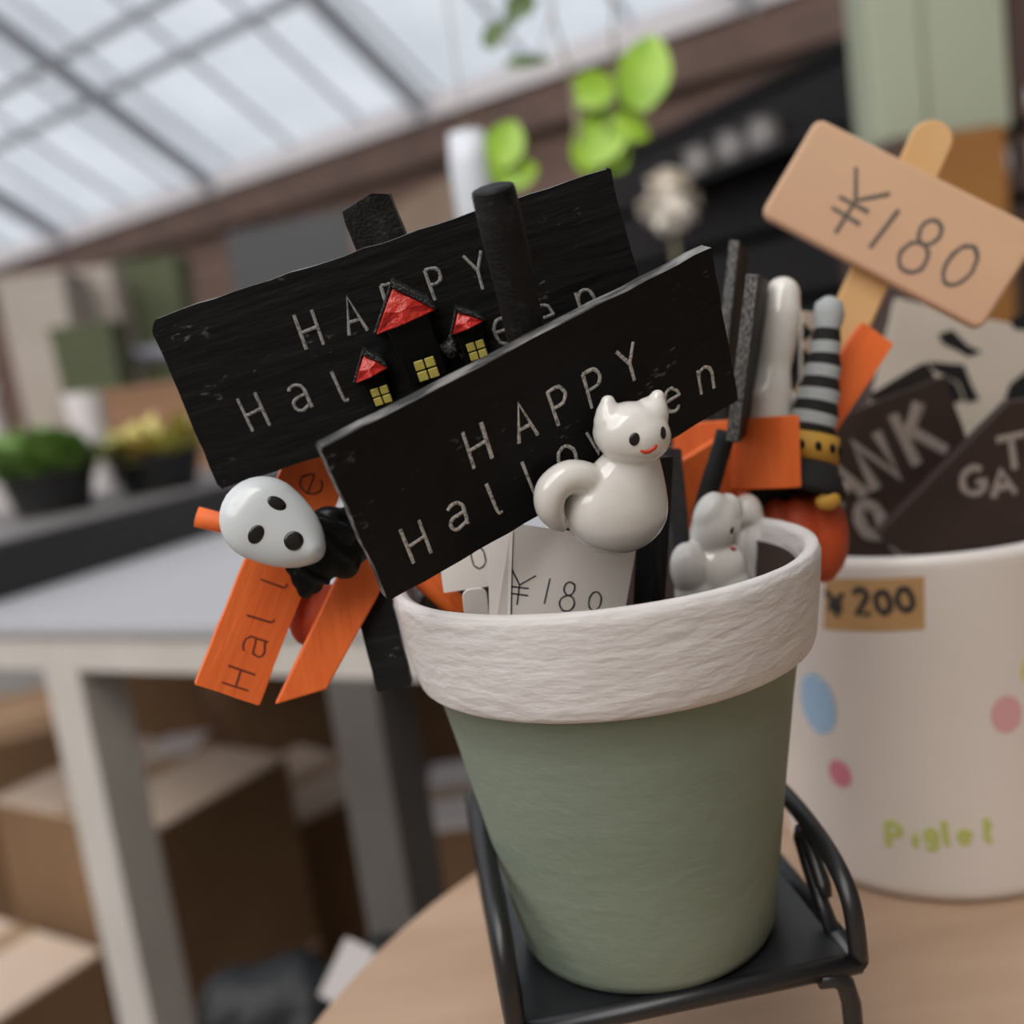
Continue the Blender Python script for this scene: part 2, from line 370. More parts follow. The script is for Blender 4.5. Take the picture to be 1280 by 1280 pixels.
lean_panel('sheet_panel', 'tan timber panel standing before the brown plank wall', 440, 575, 290, 212, 4.6, mat('tan timber', (.155, .110, .078), .8, (.12, .08, .055), 5))
# gabled roof: translucent sheets on steel
SL = .65; RD = 5.0
def rp(s, d): return eave(s, d, EAVE + SL * d) if d <= RD else eave(s, d, EAVE + SL * (2 * RD - d))
ceil = obj('ceiling', MB().tube([rp(-7, RD) + Vector((0, 0, .06)), rp(7.5, RD) + Vector((0, 0, .06))], .06, 6), M_ROOFB, kind='structure'); ROOTM['ceiling'] = Matrix()
def sheet(s0, s1, d0, d1, up=.10):
    a, b, c, d = rp(s0, d0), rp(s1, d0), rp(s1, d1), rp(s0, d1)
    u = Vector((0, 0, up)); w = Vector((0, 0, up + .006))
    return MB().add([a + u, b + u, c + u, d + u], [(0, 1, 2, 3)])
def bar(s0, d0, s1, d1, w, up=.04):
    return MB().tube([rp(s0, d0) + Vector((0, 0, up)), rp(s1, d1) + Vector((0, 0, up))], w, 4)
ss = [-7 + .725 * i for i in range(21)]
for i in range(20):
    for d0, d1 in ((0, 1.25), (1.25, 2.5), (2.5, 5), (5, 7.5), (7.5, 10)):
        obj('panel', sheet(ss[i] + .01, ss[i + 1] - .01, d0, d1), M_PANEL, ceil)
for i in range(21):
    obj('rafter', bar(ss[i], 0, ss[i], RD, .022), M_ROOFB, ceil); obj('rafter', bar(ss[i], RD, ss[i], 2 * RD, .028), M_ROOFB, ceil)
for s in (-4.6, -2.3, 0, 2.3, 4.6):
    obj('truss', bar(s, 0, s, RD, .09, -.04), M_ROOFB, ceil); obj('truss', bar(s, RD, s, 2 * RD, .09, -.04), M_ROOFB, ceil)
for d in (.95, 1.25, 2.2, 2.5, 3.6, 6.2, 7.5, 8.7):
    obj('purlin', bar(-7, d, 7.5, d, .045, .0), M_ROOFB, ceil)

# ================================================================== ROUND TABLE, POT, STAND
T0 = Vector((.13, .22, TABLE))
t = thing('round_table', 'round pale wooden table under the iron stand and white bucket', 'table', Vector((.13, .22, 0)))
mb = MB().lathe([(0, TABLE - .028), (.217, TABLE - .028), (.230, TABLE - .022), (.232, TABLE - .012), (.230, TABLE - .004), (.226, TABLE), (0, TABLE)], (0, 0, 0), 96)
obj('table_top', mb, M_WOOD, t, smooth=False)
for k in range(4):
    a = R(45 + 90 * k); q = Vector((math.cos(a), math.sin(a), 0))
    obj('leg', MB().tube([q * .17, q * .13 + Vector((0, 0, TABLE - .028))], [.016, .02], 12), M_WOOD, t, smooth=True)
obj('stretcher', MB().tube([Vector((.145 * math.cos(R(a)), .145 * math.sin(R(a)), .36)) for a in range(0, 361, 15)], .009, 8), M_WOOD, t, smooth=True)

TRZ = CAM.z - .1480                                  # tray top
PC = Vector((.0199, .2428, TRZ))
t = thing('flower_pot', 'sage green clay pot with a rough white rim, full of halloween picks', 'flower pot', PC)
prof = [(0, .0005), (.0285, .0005), (.0305, .0015), (.0317, .004), (.0335, .016), (.0372, .040), (.0405, .060), (.0428, .0725), (.0440, .0735),
        (.0395, .0735)]
prof = [(r * (1.0 if r < .02 else 1.022 + .01 * z / .07), z) for r, z in prof]
inner = [(.0452, .0915), (.0432, .0800), (.0388, .0735), (.036, .060), (.031, .030), (.0275, .010), (0, .010)]
obj('inner_wall', MB().lathe(inner, (0, 0, 0), 64), mat('shade darkened terracotta', (.055, .032, .024), .9), t, smooth=True)  # shade inside the pot put into the wall colour
obj('body', MB().lathe(prof, (0, 0, 0), 96), M_SAGE, t, smooth=True)
rimp = [(.0395, .0735), (.0440, .0727), (.0458, .0724), (.0472, .0733), (.0480, .0755), (.0494, .084), (.0503, .0915), (.0506, .0945), (.0500, .0962), (.0488, .0966), (.0472, .0958), (.0464, .0935), (.0445, .0800), (.0400, .0735)]
rimp = [(r * 1.008, z) for r, z in rimp]
rp2 = []
for (a, b), (c, d) in zip(rimp, rimp[1:]):
    for k in range(3): rp2.append((a + (c - a) * k / 3, b + (d - b) * k / 3))
rp2.append(rimp[-1])
mb = MB().lathe(rp2, (0, 0, 0), 160)
from mathutils import noise
for v in mb.v:
    r = math.hypot(v.x, v.y)
    if r > .0455:
        a = math.atan2(v.y, v.x); k = noise.noise(Vector((a * 9, 3, v.z * 700))) * .00008 + noise.noise(Vector((a * 40, 9, v.z * 900))) * .00012
        v.x *= 1 + k / r; v.y *= 1 + k / r
obj('rim', mb, M_RIM, t, smooth=True)

YAW = R(-6)
SC = Vector((.0207, .2520, TABLE)); SM = Matrix.Translation(SC) @ Matrix.Rotation(-YAW, 4, 'Z')
t = thing('plant_stand', 'black iron stand with scrolled arms holding the sage green pot', 'plant stand', SM)
hz = TRZ - TABLE; hw = .0402
tray = MB().box((-hw, -hw, hz - .0015), (hw, hw, hz))
obj('tray', tray, M_TRAY, t, bevel=.0004)
for a, b in (((-hw, -hw), (hw, -hw)), ((hw, -hw), (hw, hw)), ((hw, hw), (-hw, hw)), ((-hw, hw), (-hw, -hw))):
    obj('rail', MB().tube([(a[0], a[1], hz - .001), (b[0], b[1], hz - .001)], .0024, 10), M_IRON, t, smooth=True)
for sx in (-1, 1):
    for sy in (-1, 1):
        x, y = sx * (hw - .003), sy * (hw + .0005)
        pth = [(x - sx * .007, y, hz - .0026), (x - sx * .0035, y, hz - .003), (x - sx * .001, y, hz - .0052), (x, y, hz - .010), (x, y, .0025)]
        lg = obj('leg', MB().tube(pth, .0023, 10), M_IRON, t, smooth=True)
        obj('foot', MB().ball((x, y, .0022), (.003, .003, .0022)), M_IRON, lg, smooth=True)
for sx in (-1, 1):
    hh = .0240 if sx > 0 else .030
    pth = [(sx * hw, -hw * math.cos(a), hz + hh * max(0, math.sin(a)) ** .45) for a in [math.pi * (.5 - .5 * math.cos(math.pi * i / 32)) for i in range(33)]]
    ar = obj('arm', MB().tube(pth, .0023, 10), M_IRON, t, smooth=True)
    x = sx * (hw - .001)
    pth = [(x, -.029, hz), (x, -.022, hz + .006), (x, -.0165, hz + .0125), (x, -.0135, hz + .0175), (x, -.0145, hz + .0198), (x, -.0175, hz + .0188), (x, -.0215, hz + .0148), (x, -.0255, hz + .0105), (x, -.0275, hz + .0085)]
    obj('scroll', MB().tube(pth, [.002] * 8 + [.0012], 8), M_IRON, ar, smooth=True)

# ================================================================== FRONT SIGN WITH CAT (B)
def fitted(corn, dep): return [Pd(x, y, d) for (x, y), d in zip(corn, dep)]
cB = fitted([(401, 560), (889, 309), (923, 501), (486, 752)], [.1842, .2101, .2298, .2039])
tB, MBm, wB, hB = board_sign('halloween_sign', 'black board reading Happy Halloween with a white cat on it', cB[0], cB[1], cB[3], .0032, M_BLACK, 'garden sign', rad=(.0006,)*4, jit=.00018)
items = []
for ch, x, y, h in (('H', 597, 557, .0082), ('A', 654, 527, .0082), ('P', 700, 506, .0080), ('P', 743, 484, .0080), ('Y', 787, 455, .0082),
                    ('H', 520, 677, .0082), ('a', 571, 645, .0092), ('l', 618, 622, .0078), ('L', 664, 594, .0078), ('o', 709, 573, .0092), ('w', 750, 548, .0092), ('e', 800, 520, .0092), ('e', 840, 500, .0092), ('n', 882, 474, .0092)):
    u, v = onplane(MBm, x, y); items.append((ch, u, v, h, random.uniform(-3, 3), .82))
obj('lettering', letters(items, .00042, lambda u, v, w: Vector((u, v, w)), .5, jit=.012), M_CHALK, tB)
# stick of B: behind the board, top at (615,240), foot inside the pot
nB = MBm.to_3x3().col[2]
def along(M, px, py, off): u, v = onplane(M, px, py, off); return M @ Vector((u, v, off))
OFB = -.0032 - .0041
s0, s1 = along(MBm, 616, 236, OFB), along(MBm, 716, 670, OFB)
ds = (s1 - s0).normalized()
def to_depth(p, d, z): return p + d * ((z - p.z) / d.z)
sb = s0.lerp(s1, 1.0); send = to_depth(s1, ds, PC.z + .045)
mb = stick([s0, s0 + ds * .001, s1, send], .0041, .05, 12)
obj('stick', mb, M_STICK, tB, world=True, smooth=True)

# ---- cats
def cat_blob(face):
    """a seated cat about 34 mm tall in its own frame: X right, Y up, Z to the viewer (mm)"""
    mb = MB(); B = lambda c, r, M=None: mb.ball(c, r, M, 28, 18)
    B((1.5, -8, 4.2), (10.8, 10.4, 7.4)); B((3.0, -3, 4.6), (8.6, 9.5, 6.8)); B((4.0, 2.0, 5.0), (6.6, 6.5, 6.0))
    B((4.2, 9.4, 6.4), (7.3, 6.6, 6.4))
    if face: B((5.4, 8.6, 7.6), (5.9, 5.2, 5.6))
    for sx, tx in ((-1, -1.6), (1, 8.6)):
        mb.tube([(4.2 + sx * 3.3, 12.2, 6.2), (tx * .5 + (4.2 + sx * 3.9) * .5, 15.0, 6.0), (4.2 + sx * 5.0, 17.3, 5.8)], [3.2, 2.3, 1.25], 14)
        B((4.2 + sx * 5.0, 17.3, 5.8), 1.3)
    # curled tail
    pth = [(-5.5, -7.0, 3.6), (-6.2, -3.0, 3.7), (-8.0, -.6, 3.8), (-11.2, -.4, 3.9), (-13.6, -2.6, 4.0), (-13.9, -6.0, 4.0), (-12.4, -9.0, 4.0), (-10.6, -10.4, 3.9)]
    mb.tube(pth, [2.6, 3.3, 3.7, 4.0, 4.0, 3.8, 3.0, 1.7], 16); B(pth[-1], 1.7); B(pth[0], 2.6)
    return mb
def place_cat(parent, M, scale, face=True, eyes=(), mouth=None):
    S = M @ Matrix.Diagonal((scale, scale, scale, 1))
    b = cat_blob(face); b.v = [p * .001 for p in b.v]
    b = blob(b, .00042, 7); b.v = [S @ p for p in b.v]
    bv = BVHTree.FromPolygons(b.v, b.f)
    c = obj('cat_figure', b, M_CAT, parent, smooth=True, world=True); c['label'] = 'white glazed clay cat with curled tail'
    return c, bv, S
def decal(bv, origin, direction, rx, ry, ang, name, m, parent, lift=.25):
    hit, nrm, i, d = bv.ray_cast(origin, direction)
    if hit is None: return
    if nrm.dot(direction) > 0: nrm = -nrm
    Y = IU - nrm * IU.dot(nrm); Y.normalize(); X = Y.cross(nrm)
    M = Matrix((X, Y, nrm)).transposed() @ Matrix.Rotation(R(ang), 3, 'Z')
    obj(name, MB().ball(hit, (rx, ry, min(rx, ry) * lift), M, 16, 8), m, parent, smooth=True, world=True)
def surf_line(bv, pts, r, name, m, parent):
    P = []
    for px, py in pts:
        hit, nrm, i, d = bv.ray_cast(CAM, ray(px, py).normalized())
        if hit is not None: P.append(hit)
    if len(P) > 1: obj(name, MB().tube(P, [r * .7] + [r] * (len(P) - 2) + [r * .7], 8), m, parent, smooth=True, world=True)
# the cat is glued to the lower right of the board
def px_frame(px, py, d, a, b):
    n = (IR * a - IU * b - fwd).normalized(); Y = IU - n * IU.dot(n); Y.normalize(); X = Y.cross(n)
    M = Matrix((X, Y, n)).transposed().to_4x4(); M.translation = Pd(px, py, d); return M
def spline(pts, k=5):
    out = []; n = len(pts)
    for i in range(n - 1):
        p0, p1, p2, p3 = (Vector(pts[max(i - 1, 0)]), Vector(pts[i]), Vector(pts[i + 1]), Vector(pts[min(i + 2, n - 1)]))
        for j in range(k):
            t = j / k; out.append(tuple(.5 * (2 * p1[c] + (p2[c] - p0[c]) * t + (2 * p0[c] - 5 * p1[c] + 4 * p2[c] - p3[c]) * t * t + (3 * p1[c] - p0[c] - 3 * p2[c] + p3[c]) * t ** 3) for c in range(4)))
    out.append(tuple(pts[-1])); return out
class PxBlob:
    """lumps given by their outline in the photograph, laid on a plane of known place and tilt, with real thickness"""
    def __init__(s, M, d): s.M = M; s.k = d / F; s.mb = MB()
    def ball(s, px, py, rx, ry, rz, z, rot=0):
        u, v = onplane(s.M, px, py, z * s.k); m = s.M.to_3x3() @ Matrix.Rotation(R(rot), 3, 'Z')
        s.mb.ball(s.M @ Vector((u, v, z * s.k)), (rx * s.k, ry * s.k, rz * s.k), m, 28, 18)
    def tube(s, pts):
        pts = spline(pts)
        P = [s.M @ Vector((*onplane(s.M, x, y, z * s.k), z * s.k)) for x, y, z, r in pts]; rr = [r * s.k for x, y, z, r in pts]
        s.mb.tube(P, rr, 16)
        for p, r in ((P[0], rr[0]), (P[-1], rr[-1])): s.mb.ball(p, r)
    def build(s, name, m, parent, voxel=.0004, sm=6):
        b = blob(s.mb, voxel, sm); bv = BVHTree.FromPolygons(b.v, b.f)
        return obj(name, b, m, parent, smooth=True, world=True), bv
pb = PxBlob(px_frame(770, 610, .2165, .30, .30), .212)
for k in range(10):
    f_ = k / 9; pb.ball(771 + 18 * f_, 637 - 55 * f_, 68 - 30 * f_ ** 1.15, 58 - 24 * f_, 44 - 14 * f_, 26 + 3 * f_)
pb.ball(730, 634, 24, 30, 20, 18); pb.ball(720, 640, 16, 22, 16, 16); pb.ball(789, 541, 47, 39, 38, 38); pb.ball(797, 545, 42, 34, 37, 43); pb.ball(775, 540, 34, 32, 32, 34)
for e in ([(766, 528, 36, 24), (761, 513, 36, 17), (760, 503, 36, 9.5)], [(812, 520, 38, 24), (819, 505, 38, 17), (822, 496, 38, 9.5)]): pb.tube(e)
pb.tube([(766, 642, 16, 10), (757, 622, 24, 18), (748, 609, 28, 20), (731, 598, 31, 21.5), (709, 597, 34, 21.5), (690, 612, 35, 21), (687, 633, 35, 19), (695, 651, 33, 13), (703, 659, 31, 6.5)])
catB, bvB = pb.build('cat_figure', M_CAT, tB, .0004, 9); catB['label'] = 'white glazed clay cat with curled tail'
for px, py, rx in ((793, 549, .00105), (829, 541, .00085)): decal(bvB, CAM, ray(px, py).normalized(), rx, .00135, -12, 'eye', M_EYE, catB)
surf_line(bvB, [(801, 563), (806, 565.5), (812, 564), (818, 560), (821, 556)], .00042, 'mouth', M_MOUTH, catB)

# ================================================================== REAR SIGN WITH HOUSES (A)
cA = fitted([(184, 401), (762, 209), (823, 435), (274, 612)], [.2182, .2135, .2258, .2305])
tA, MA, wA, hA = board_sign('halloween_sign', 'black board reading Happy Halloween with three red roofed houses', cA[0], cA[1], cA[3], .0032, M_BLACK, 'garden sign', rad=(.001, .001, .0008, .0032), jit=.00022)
items = []
for ch, x, y, h in (('H', 386, 412, .0078), ('A', 441, 394, .0078), ('P', 490, 374, .0066), ('P', 545, 354, .0066), ('Y', 597, 339, .0078),
                    ('H', 317, 515, .0080), ('a', 374, 497, .0092), ('l', 425, 482, .0072), ('l', 476, 462, .0072), ('o', 525, 448, .0088), ('w', 580, 430, .0088), ('e', 629, 414, .0092), ('e', 682, 397, .0092), ('n', 734, 379, .0092)):
    u, v = onplane(MA, x, y); items.append((ch, u, v, h, random.uniform(-3, 3), .8))
obj('lettering', letters(items, .0004, lambda u, v, w: Vector((u, v, w)), .5, jit=.012), M_CHALKD, tA)
OFA = -.0032 - .0042
s0, s1 = along(MA, 458, 252, OFA), along(MA, 575, 560, OFA); ds = (s1 - s0).normalized()
se = to_depth(s1, ds, PC.z + .042); lx = loc(MA, se) - loc(MA, s0); Lk = lx.length; lx.normalize(); ly = Vector((-lx.y, lx.x, 0)).normalized(); lz = lx.cross(ly)
Mk = Matrix((lx, ly, lz)).transposed().to_4x4(); Mk.translation = loc(MA, s0); mb = MB()
hw_ = .0062; n = 12; vs = []
for i in range(n + 1):
    x = Lk * (i / n) ** 1.6; k = (.86 + .14 * min(1, x / .008)) * (1 - .4 * min(1, x / .04)); 
    for y, z in ((-1, -1), (-.3, -1.15), (.4, -.9), (1, -1), (1, 1), (.35, 1.2), (-.25, .85), (-1, 1)):
        vs.append(Mk @ Vector((x - (abs(y) < .5 and i == 0) * .0008 + random.uniform(-.0005, .0005) * (i == 0), y * hw_ * k * random.uniform(.95, 1.05), z * .0030 * random.uniform(.93, 1.07))))
mb.add(vs, [(i * 8 + j, i * 8 + (j + 1) % 8, (i + 1) * 8 + (j + 1) % 8, (i + 1) * 8 + j) for i in range(n) for j in range(8)] + [list(range(8))[::-1], [n * 8 + j for j in range(8)]])
obj('stick', mb, M_STICK, tA)
def house(roof, win, pane, wallq, dep):
    """roof: three pixel corners; win: window centre; all on the face of sign A"""
    q = [onplane(MA, x, y) for x, y in wallq]
    hs = obj('house', MB().prism(q, -.0002, dep), M_GBLACK, tA, bevel=.0004)
    a, b, c = [Vector((*onplane(MA, x, y), 0)) for x, y in roof]          # left eave, right eave, apex
    ctr = (a + b + c) / 3
    tilt = lambda p, z: Vector((p.x, p.y, z))
    ridge = (a + b) * .5 * .35 + c * .65
    # faceted red front, proud of the wall
    vs = [tilt(a, dep + .0004), tilt(b, dep + .0004), tilt(c, dep + .0002), tilt(ctr, dep + .0020), tilt((a + b) / 2, dep + .0026), tilt(a.lerp(c, .5), dep + .0017), tilt(b.lerp(c, .5), dep + .0013)]
    vs += [tilt(a, dep - .001), tilt(b, dep - .001), tilt(c, dep - .001)]
    obj('roof', MB().add(vs, [(0, 4, 3), (4, 1, 3), (1, 6, 3), (6, 2, 3), (2, 5, 3), (5, 0, 3), (0, 7, 8, 1, 4), (1, 8, 9, 2, 6), (2, 9, 7, 0, 5), (7, 9, 8)]), M_RED, hs, bevel=.0003)
    up = (c - (a + b) / 2).normalized(); th = .0016 if dep > .0035 else .0013
    rs = [c + up * .0002, b + (b - c).normalized() * .0002, b + Vector((up.x, up.y, 0)) * th * 1.3 + (c - b) * .12, c + up * th + (c - a) * .05]
    obj('roof_top', MB().prism([(p.x, p.y) for p in rs], -.0002, dep + .0012), M_GLIT, hs, bevel=.0003)
    ls = [a, c + up * .0002, c + up * th * .8, a + up * th * .25 - (b - a).normalized() * .0006]
    obj('roof_top', MB().prism([(p.x, p.y) for p in ls][::-1], -.0002, dep + .0004), M_GLIT, hs, bevel=.0003)
    wu, wv = onplane(MA, *win); g = pane * .58
    for i in (-1, 1):
        for j in (-1, 1):
            obj('pane', MB().box((wu + i * g - pane / 2, wv + j * g - pane / 2, dep - .0002), (wu + i * g + pane / 2, wv + j * g + pane / 2, dep + .0003)), M_YEL, hs, bevel=.0002)
house([(472, 415), (546, 384), (492, 358)], (534, 457), .0021, [(514, 478), (560, 462), (534, 385), (482, 405)], .0042)
house([(446, 476), (487, 456), (456, 441)], (478, 491), .0018, [(470, 512), (494, 500), (478, 458), (450, 472)], .0030)
house([(566, 416), (606, 398), (572, 388)], (596, 435), .0018, [(584, 456), (612, 444), (600, 402), (568, 412)], .0030)
# lump of dark moss between the houses
u, v = onplane(MA, 563, 436)
obj('dark_bush', blob(MB().ball((u, v, .001), .0022).ball((u + .001, v + .0014, .001), .0015).ball((u - .0012, v + .0005, .0012), .0014), .0003, 2), M_GLIT, tA, smooth=False)

# ================================================================== ORANGE SIGN WITH MASK (left)
tl, tr, bl = Pd(390, 492, .243), Pd(475, 528, .248), Pd(244, 856, .228)
Mo = None
up_ax = tl - bl
tO, Mo, wO, hO = board_sign('orange_sign', 'orange board reading Halloween with a white masked figure in black cloak', tl, Pd(462, 524, .248), bl, .0034, M_ORANGE, 'garden sign', rad=(.0005,)*4, jit=.0001, keep_y=True)
items = []
for ch, x, y, h in (('H', 298, 848, .0062), ('a', 318, 808, .0082), ('l', 326, 771, .0062), ('l', 342, 727, .0062), ('e', 389, 605, .0086)):
    u, v = onplane(Mo, x, y); items.append((ch, u, v, h, 90, 1.0))
obj('lettering', letters(items, .00026, lambda u, v, w: Vector((u, v, w)), .5), M_INK, tO)
s0, s1 = along(Mo, 246, 646, -.0034 - .0024), along(Mo, 470, 735, -.0034 - .0024); ds = (s1 - s0).normalized()
s1 = Vector((-.022, .2405, PC.z + .0985)); s2 = s1 + (s1 - s0).normalized() * .03
s2 = Vector((-.006, .243, PC.z + .075))
obj('stick', stick([s0, s1, s2], .0024, .03, 10), M_ORANGE, tO, world=True, smooth=True)
# masked figure: plain pale mask with round eye holes, black cloak
fu, fv = onplane(Mo, 343, 657)
Zm = Mo.to_3x3().col[2]; axis = (IR * math.cos(R(32)) - IU * math.sin(R(32)))       # towards the chin
Zm = (Zm * .6 - fwd * .4).normalized(); Xm = axis - Zm * axis.dot(Zm); Xm.normalize(); Ym = Zm.cross(Xm)
MM = Matrix((Xm, Ym, Zm)).transposed().to_4x4(); MM.translation = Pd(338, 654, .2235)
mb = MB()
for k in range(9): f_ = k / 8; rr = .0094 * (1 - f_) + .0036 * f_ + .0012 * math.sin(math.pi * f_); mb.ball((-.0018 + .0118 * f_, 0, .0004 * f_), (rr, rr * 1.0, .0046), None, 28, 18)
mk = blob(mb, .0004, 8); mk.v = [MM @ p for p in mk.v]; bvM = BVHTree.FromPolygons(mk.v, mk.f)
mask = obj('mask', mk, M_MASK, tO, smooth=True, world=True); mask['label'] = 'plain pale mask with round dark eyes'
for px, py, rx, ry in ((346, 629, .0022, .0014), (320, 668, .0016, .0022), (367, 676, .0021, .0021)):
    decal(bvM, CAM, ray(px, py).normalized(), rx, ry, -30, 'eye_hole' if rx != ry else 'mouth_hole', M_EYE, mask, .2)
cb = PxBlob(px_frame(400, 690, .2285, .12, .05), .226)
for x, y, rx, ry, rz, z, ro in ((398, 668, 32, 26, 14, 2, -30), (424, 668, 26, 24, 12, 0, -30), (428, 700, 22, 26, 12, 0, 30), (398, 700, 34, 30, 14, 2, 30), (384, 722, 20, 24, 12, 2, 40), (380, 738, 9, 12, 8, 2, 30), (366, 702, 12, 18, 10, 0, 0), (440, 656, 26, 26, 10, -4, 0), (444, 684, 22, 22, 10, -4, 0), (412, 648, 24, 16, 12, 0, 0)): cb.ball(x, y, rx, ry, rz, z, ro)
cb.tube([(395, 648, 12, 5), (418, 655, 13, 5), (446, 668, 10, 4)]); cb.tube([(405, 675, 15, 5), (425, 690, 14, 5), (440, 700, 10, 4)]); cb.tube([(378, 712, 13, 5), (392, 722, 13, 5), (410, 728, 8, 4)])
cb.build('cloak', M_GBLACK, tO, .0005, 2)

# second orange board below it
tl, tr, bl = Pd(432, 700, .238), Pd(497, 690, .241), Pd(344, 880, .234)
t2, M2, w2, h2 = board_sign('orange_sign', 'plain orange board hanging low at the pot rim beside the lettered orange board', tl, tr, bl, .003, M_ORANGE, 'garden sign')
# slanted end, so the face is a parallelogram
b = [c for c in t2.children][0]
q = [onplane(M2, x, y) for x, y in ((344, 881), (408, 862), (470, 750), (497, 690), (432, 700))]
b.data = obj('x', MB().prism(q, -.003, 0), M_ORANGE).data; bpy.data.objects.remove(bpy.data.objects['x'])
s0 = along(M2, 452, 722, -.005); obj('stick', stick([s0, Vector((-.024, .2385, PC.z + .0985)), Vector((.004, .246, PC.z + .06))], .0022, .03, 10), M_ORANGE, t2, world=True, smooth=True)
pu = Pd(398, 768, .2455)
mb = MB()
for k in range(5): a = R(-60 + 30 * k); mb.ball((math.sin(a) * .0035, 0, math.cos(a) * .001), (.0042, .0075, .004), None, 16, 12)
pm = Matrix((IR, IU, -fwd)).transposed().to_4x4(); pm.translation = pu; bb = blob(mb, .0005, 3); bb.v = [pm @ p for p in bb.v]
obj('pumpkin_figure', bb, M_ORANGE2, t2, smooth=True, world=True)
# black board corner outside the pot
tl, tr, bl = Pd(440, 742, .2425), Pd(484, 731, .2425), Pd(489, 862, .2425)
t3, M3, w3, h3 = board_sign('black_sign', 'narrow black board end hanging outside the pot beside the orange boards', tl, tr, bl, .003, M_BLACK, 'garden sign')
s0 = Pd(470, 762, .2450); obj('stick', stick([s0, Vector((-.0235, .248, PC.z + .0995)), Vector((.002, .252, PC.z + .06))], .002, .03, 10), M_STICK, t3, world=True, smooth=True)

# ================================================================== PRICE TAGS IN THE POT
def card_tag(name, label, tl, tr, bl, m, thick=.0004, bend=0.0, rad=(.0005,)*4):
    M, w, h = frame(tl, tr, bl); t = thing(name, label, 'price tag', M)
    n = 14; mb = MB(); fm = lambda u, v, z=0: Vector((u, v, z + bend * (2 * u / w) ** 2))
    top = []; 
    vs = []
    for z in (0, -thick):
        for i in range(n + 1):
            u = -w/2 + w * i / n; vs += [fm(u, -h/2, z), fm(u, h/2, z)]
    k = 2 * (n + 1); fs = []
    for i in range(n):
        a = 2 * i; fs += [(a, a + 2, a + 3, a + 1), (k + a, k + a + 1, k + a + 3, k + a + 2), (a, k + a, k + a + 2, a + 2), (a + 1, a + 3, k + a + 3, k + a + 1)]
    fs += [(0, 1, k + 1, k), (2 * n, k + 2 * n, k + 2 * n + 1, 2 * n + 1)]
    obj('card', mb.add(vs, fs), m, t); return t, M, w, h, fm
tg, Mg, wg, hg, fg = card_tag('price_tag', 'white card price tag reading ¥180 tucked inside the pot rim', Pd(640, 655, .222), Pd(799, 675, .226), Pd(618, 800, .227), M_PAPER, bend=-.0012)
items = []
for ch, x, y, h in (('¥', 652, 736, .0078), ('1', 684, 739, .0060), ('8', 710, 746, .0068), ('0', 744, 752, .0054)):
    u, v = onplane(Mg, x, y); items.append((ch, u, v, h, 0, .9))
obj('lettering', letters(items, .00022, lambda u, v, w: fg(u, v, w), .5, jit=.01), M_PEN, tg)
obj('crease', MB().tube([fg(*onplane(Mg, 641, 675)), fg(*onplane(Mg, 640, 770))], .00012, 5), M_PEN, tg)
# card folded back to the left of the crease
q = [Pd(610, 690, .2265), Pd(641, 664, .2232), Pd(637, 790, .2275), Pd(612, 795, .2300)]; bk_ = fwd * .0004
obj('fold', MB().add(q + [p + bk_ for p in q], [(0, 3, 2, 1), (4, 5, 6, 7), (0, 1, 5, 4), (1, 2, 6, 5), (2, 3, 7, 6), (3, 0, 4, 7)]), M_PAPER, tg, world=True)
tg2, Mg2, wg2, hg2, fg2 = card_tag('price_tag', 'white price tag half hidden behind the black cat board', Pd(545, 668, .233), Pd(640, 655, .235), Pd(548, 742, .234), M_PAPER)
u, v = onplane(Mg2, 598, 697); obj('lettering', letters([('0', u, v, .0062, 0, .9)], .00022, lambda u, v, w: fg2(u, v, w), .5), M_PEN, tg2)
obj('holder', stick([Pd(620, 690, .2375), Pd(628, 800, .2405)], .0011), M_STICK, tg2, world=True)
# short white stub
tl, tr, bl = Pd(577, 738, .229), Pd(608, 734, .2295), Pd(577, 790, .231)
Mq, wq, hq = frame(tl, tr, bl)
t = thing('plant_label', 'short white plastic label with rounded top poking above the pot rim', 'plant label', Mq)
obj('label_strip', MB().prism(outline(wq, hq, (.0003, .0003, .0018, .0018)), -.0008, 0), M_PAPER, t, bevel=.0002)
# thick black stick right of the cat
t = thing('black_sign', 'thick black stake with upper end behind the cat board', 'garden sign', Pd(812, 745, .238))
obj('stake', MB().tube([Pd(822, 570, .2335), Pd(818, 640, .2355), Pd(812, 740, .238), Pd(810, 850, .242)], [.0036, .0037, .0037, .0037], 4), M_STICK, t, world=True)
tl, tr, bl = Pd(700, 400, .2405), Pd(838, 392, .243), Pd(706, 520, .243)

# ================================================================== RIGHT SIDE OF THE POT
def edge_board(name, label, top, bot, d0, d1, depth_back, wpx, m, thick=None, cat='garden sign'):
    """board seen edge-on: its long face runs away from the viewer"""
    a, b = Pd(*top, d0), Pd(*bot, d1); Y = (a - b); h = Y.length; Y.normalize()
    Z = Vector((0, 1, 0)) + Vector((.36, 0, 0)); Z = Z - Y * Z.dot(Y); Z.normalize()     # away from the viewer
    X = Y.cross(Z); th = wpx * d0 / F
    M = Matrix((X, Y, Z)).transposed().to_4x4(); M.translation = (a + b) / 2
    t = thing(name, label, cat, M)
    mb = MB().box((-th/2, -h/2, 0), (th/2, h/2, depth_back)); mb.m[0] = 1
    obj('board', mb, [m, M_EDGE2], t, bevel=.0005)
    return t, M, h
tC, MC, hC = edge_board('black_sign', 'black board turned edge on, with a small white cat near the rim', (941, 342), (915, 553), .246, .254, .030, 17, M_BLACK)
pb = PxBlob(px_frame(890, 690, .254, .1, .1), .25)
pb.ball(893, 660, 30, 44, 30, 0, -18); pb.ball(903, 650, 24, 36, 24, -4, -18); pb.ball(888, 645, 22, 32, 24, 3, -18)
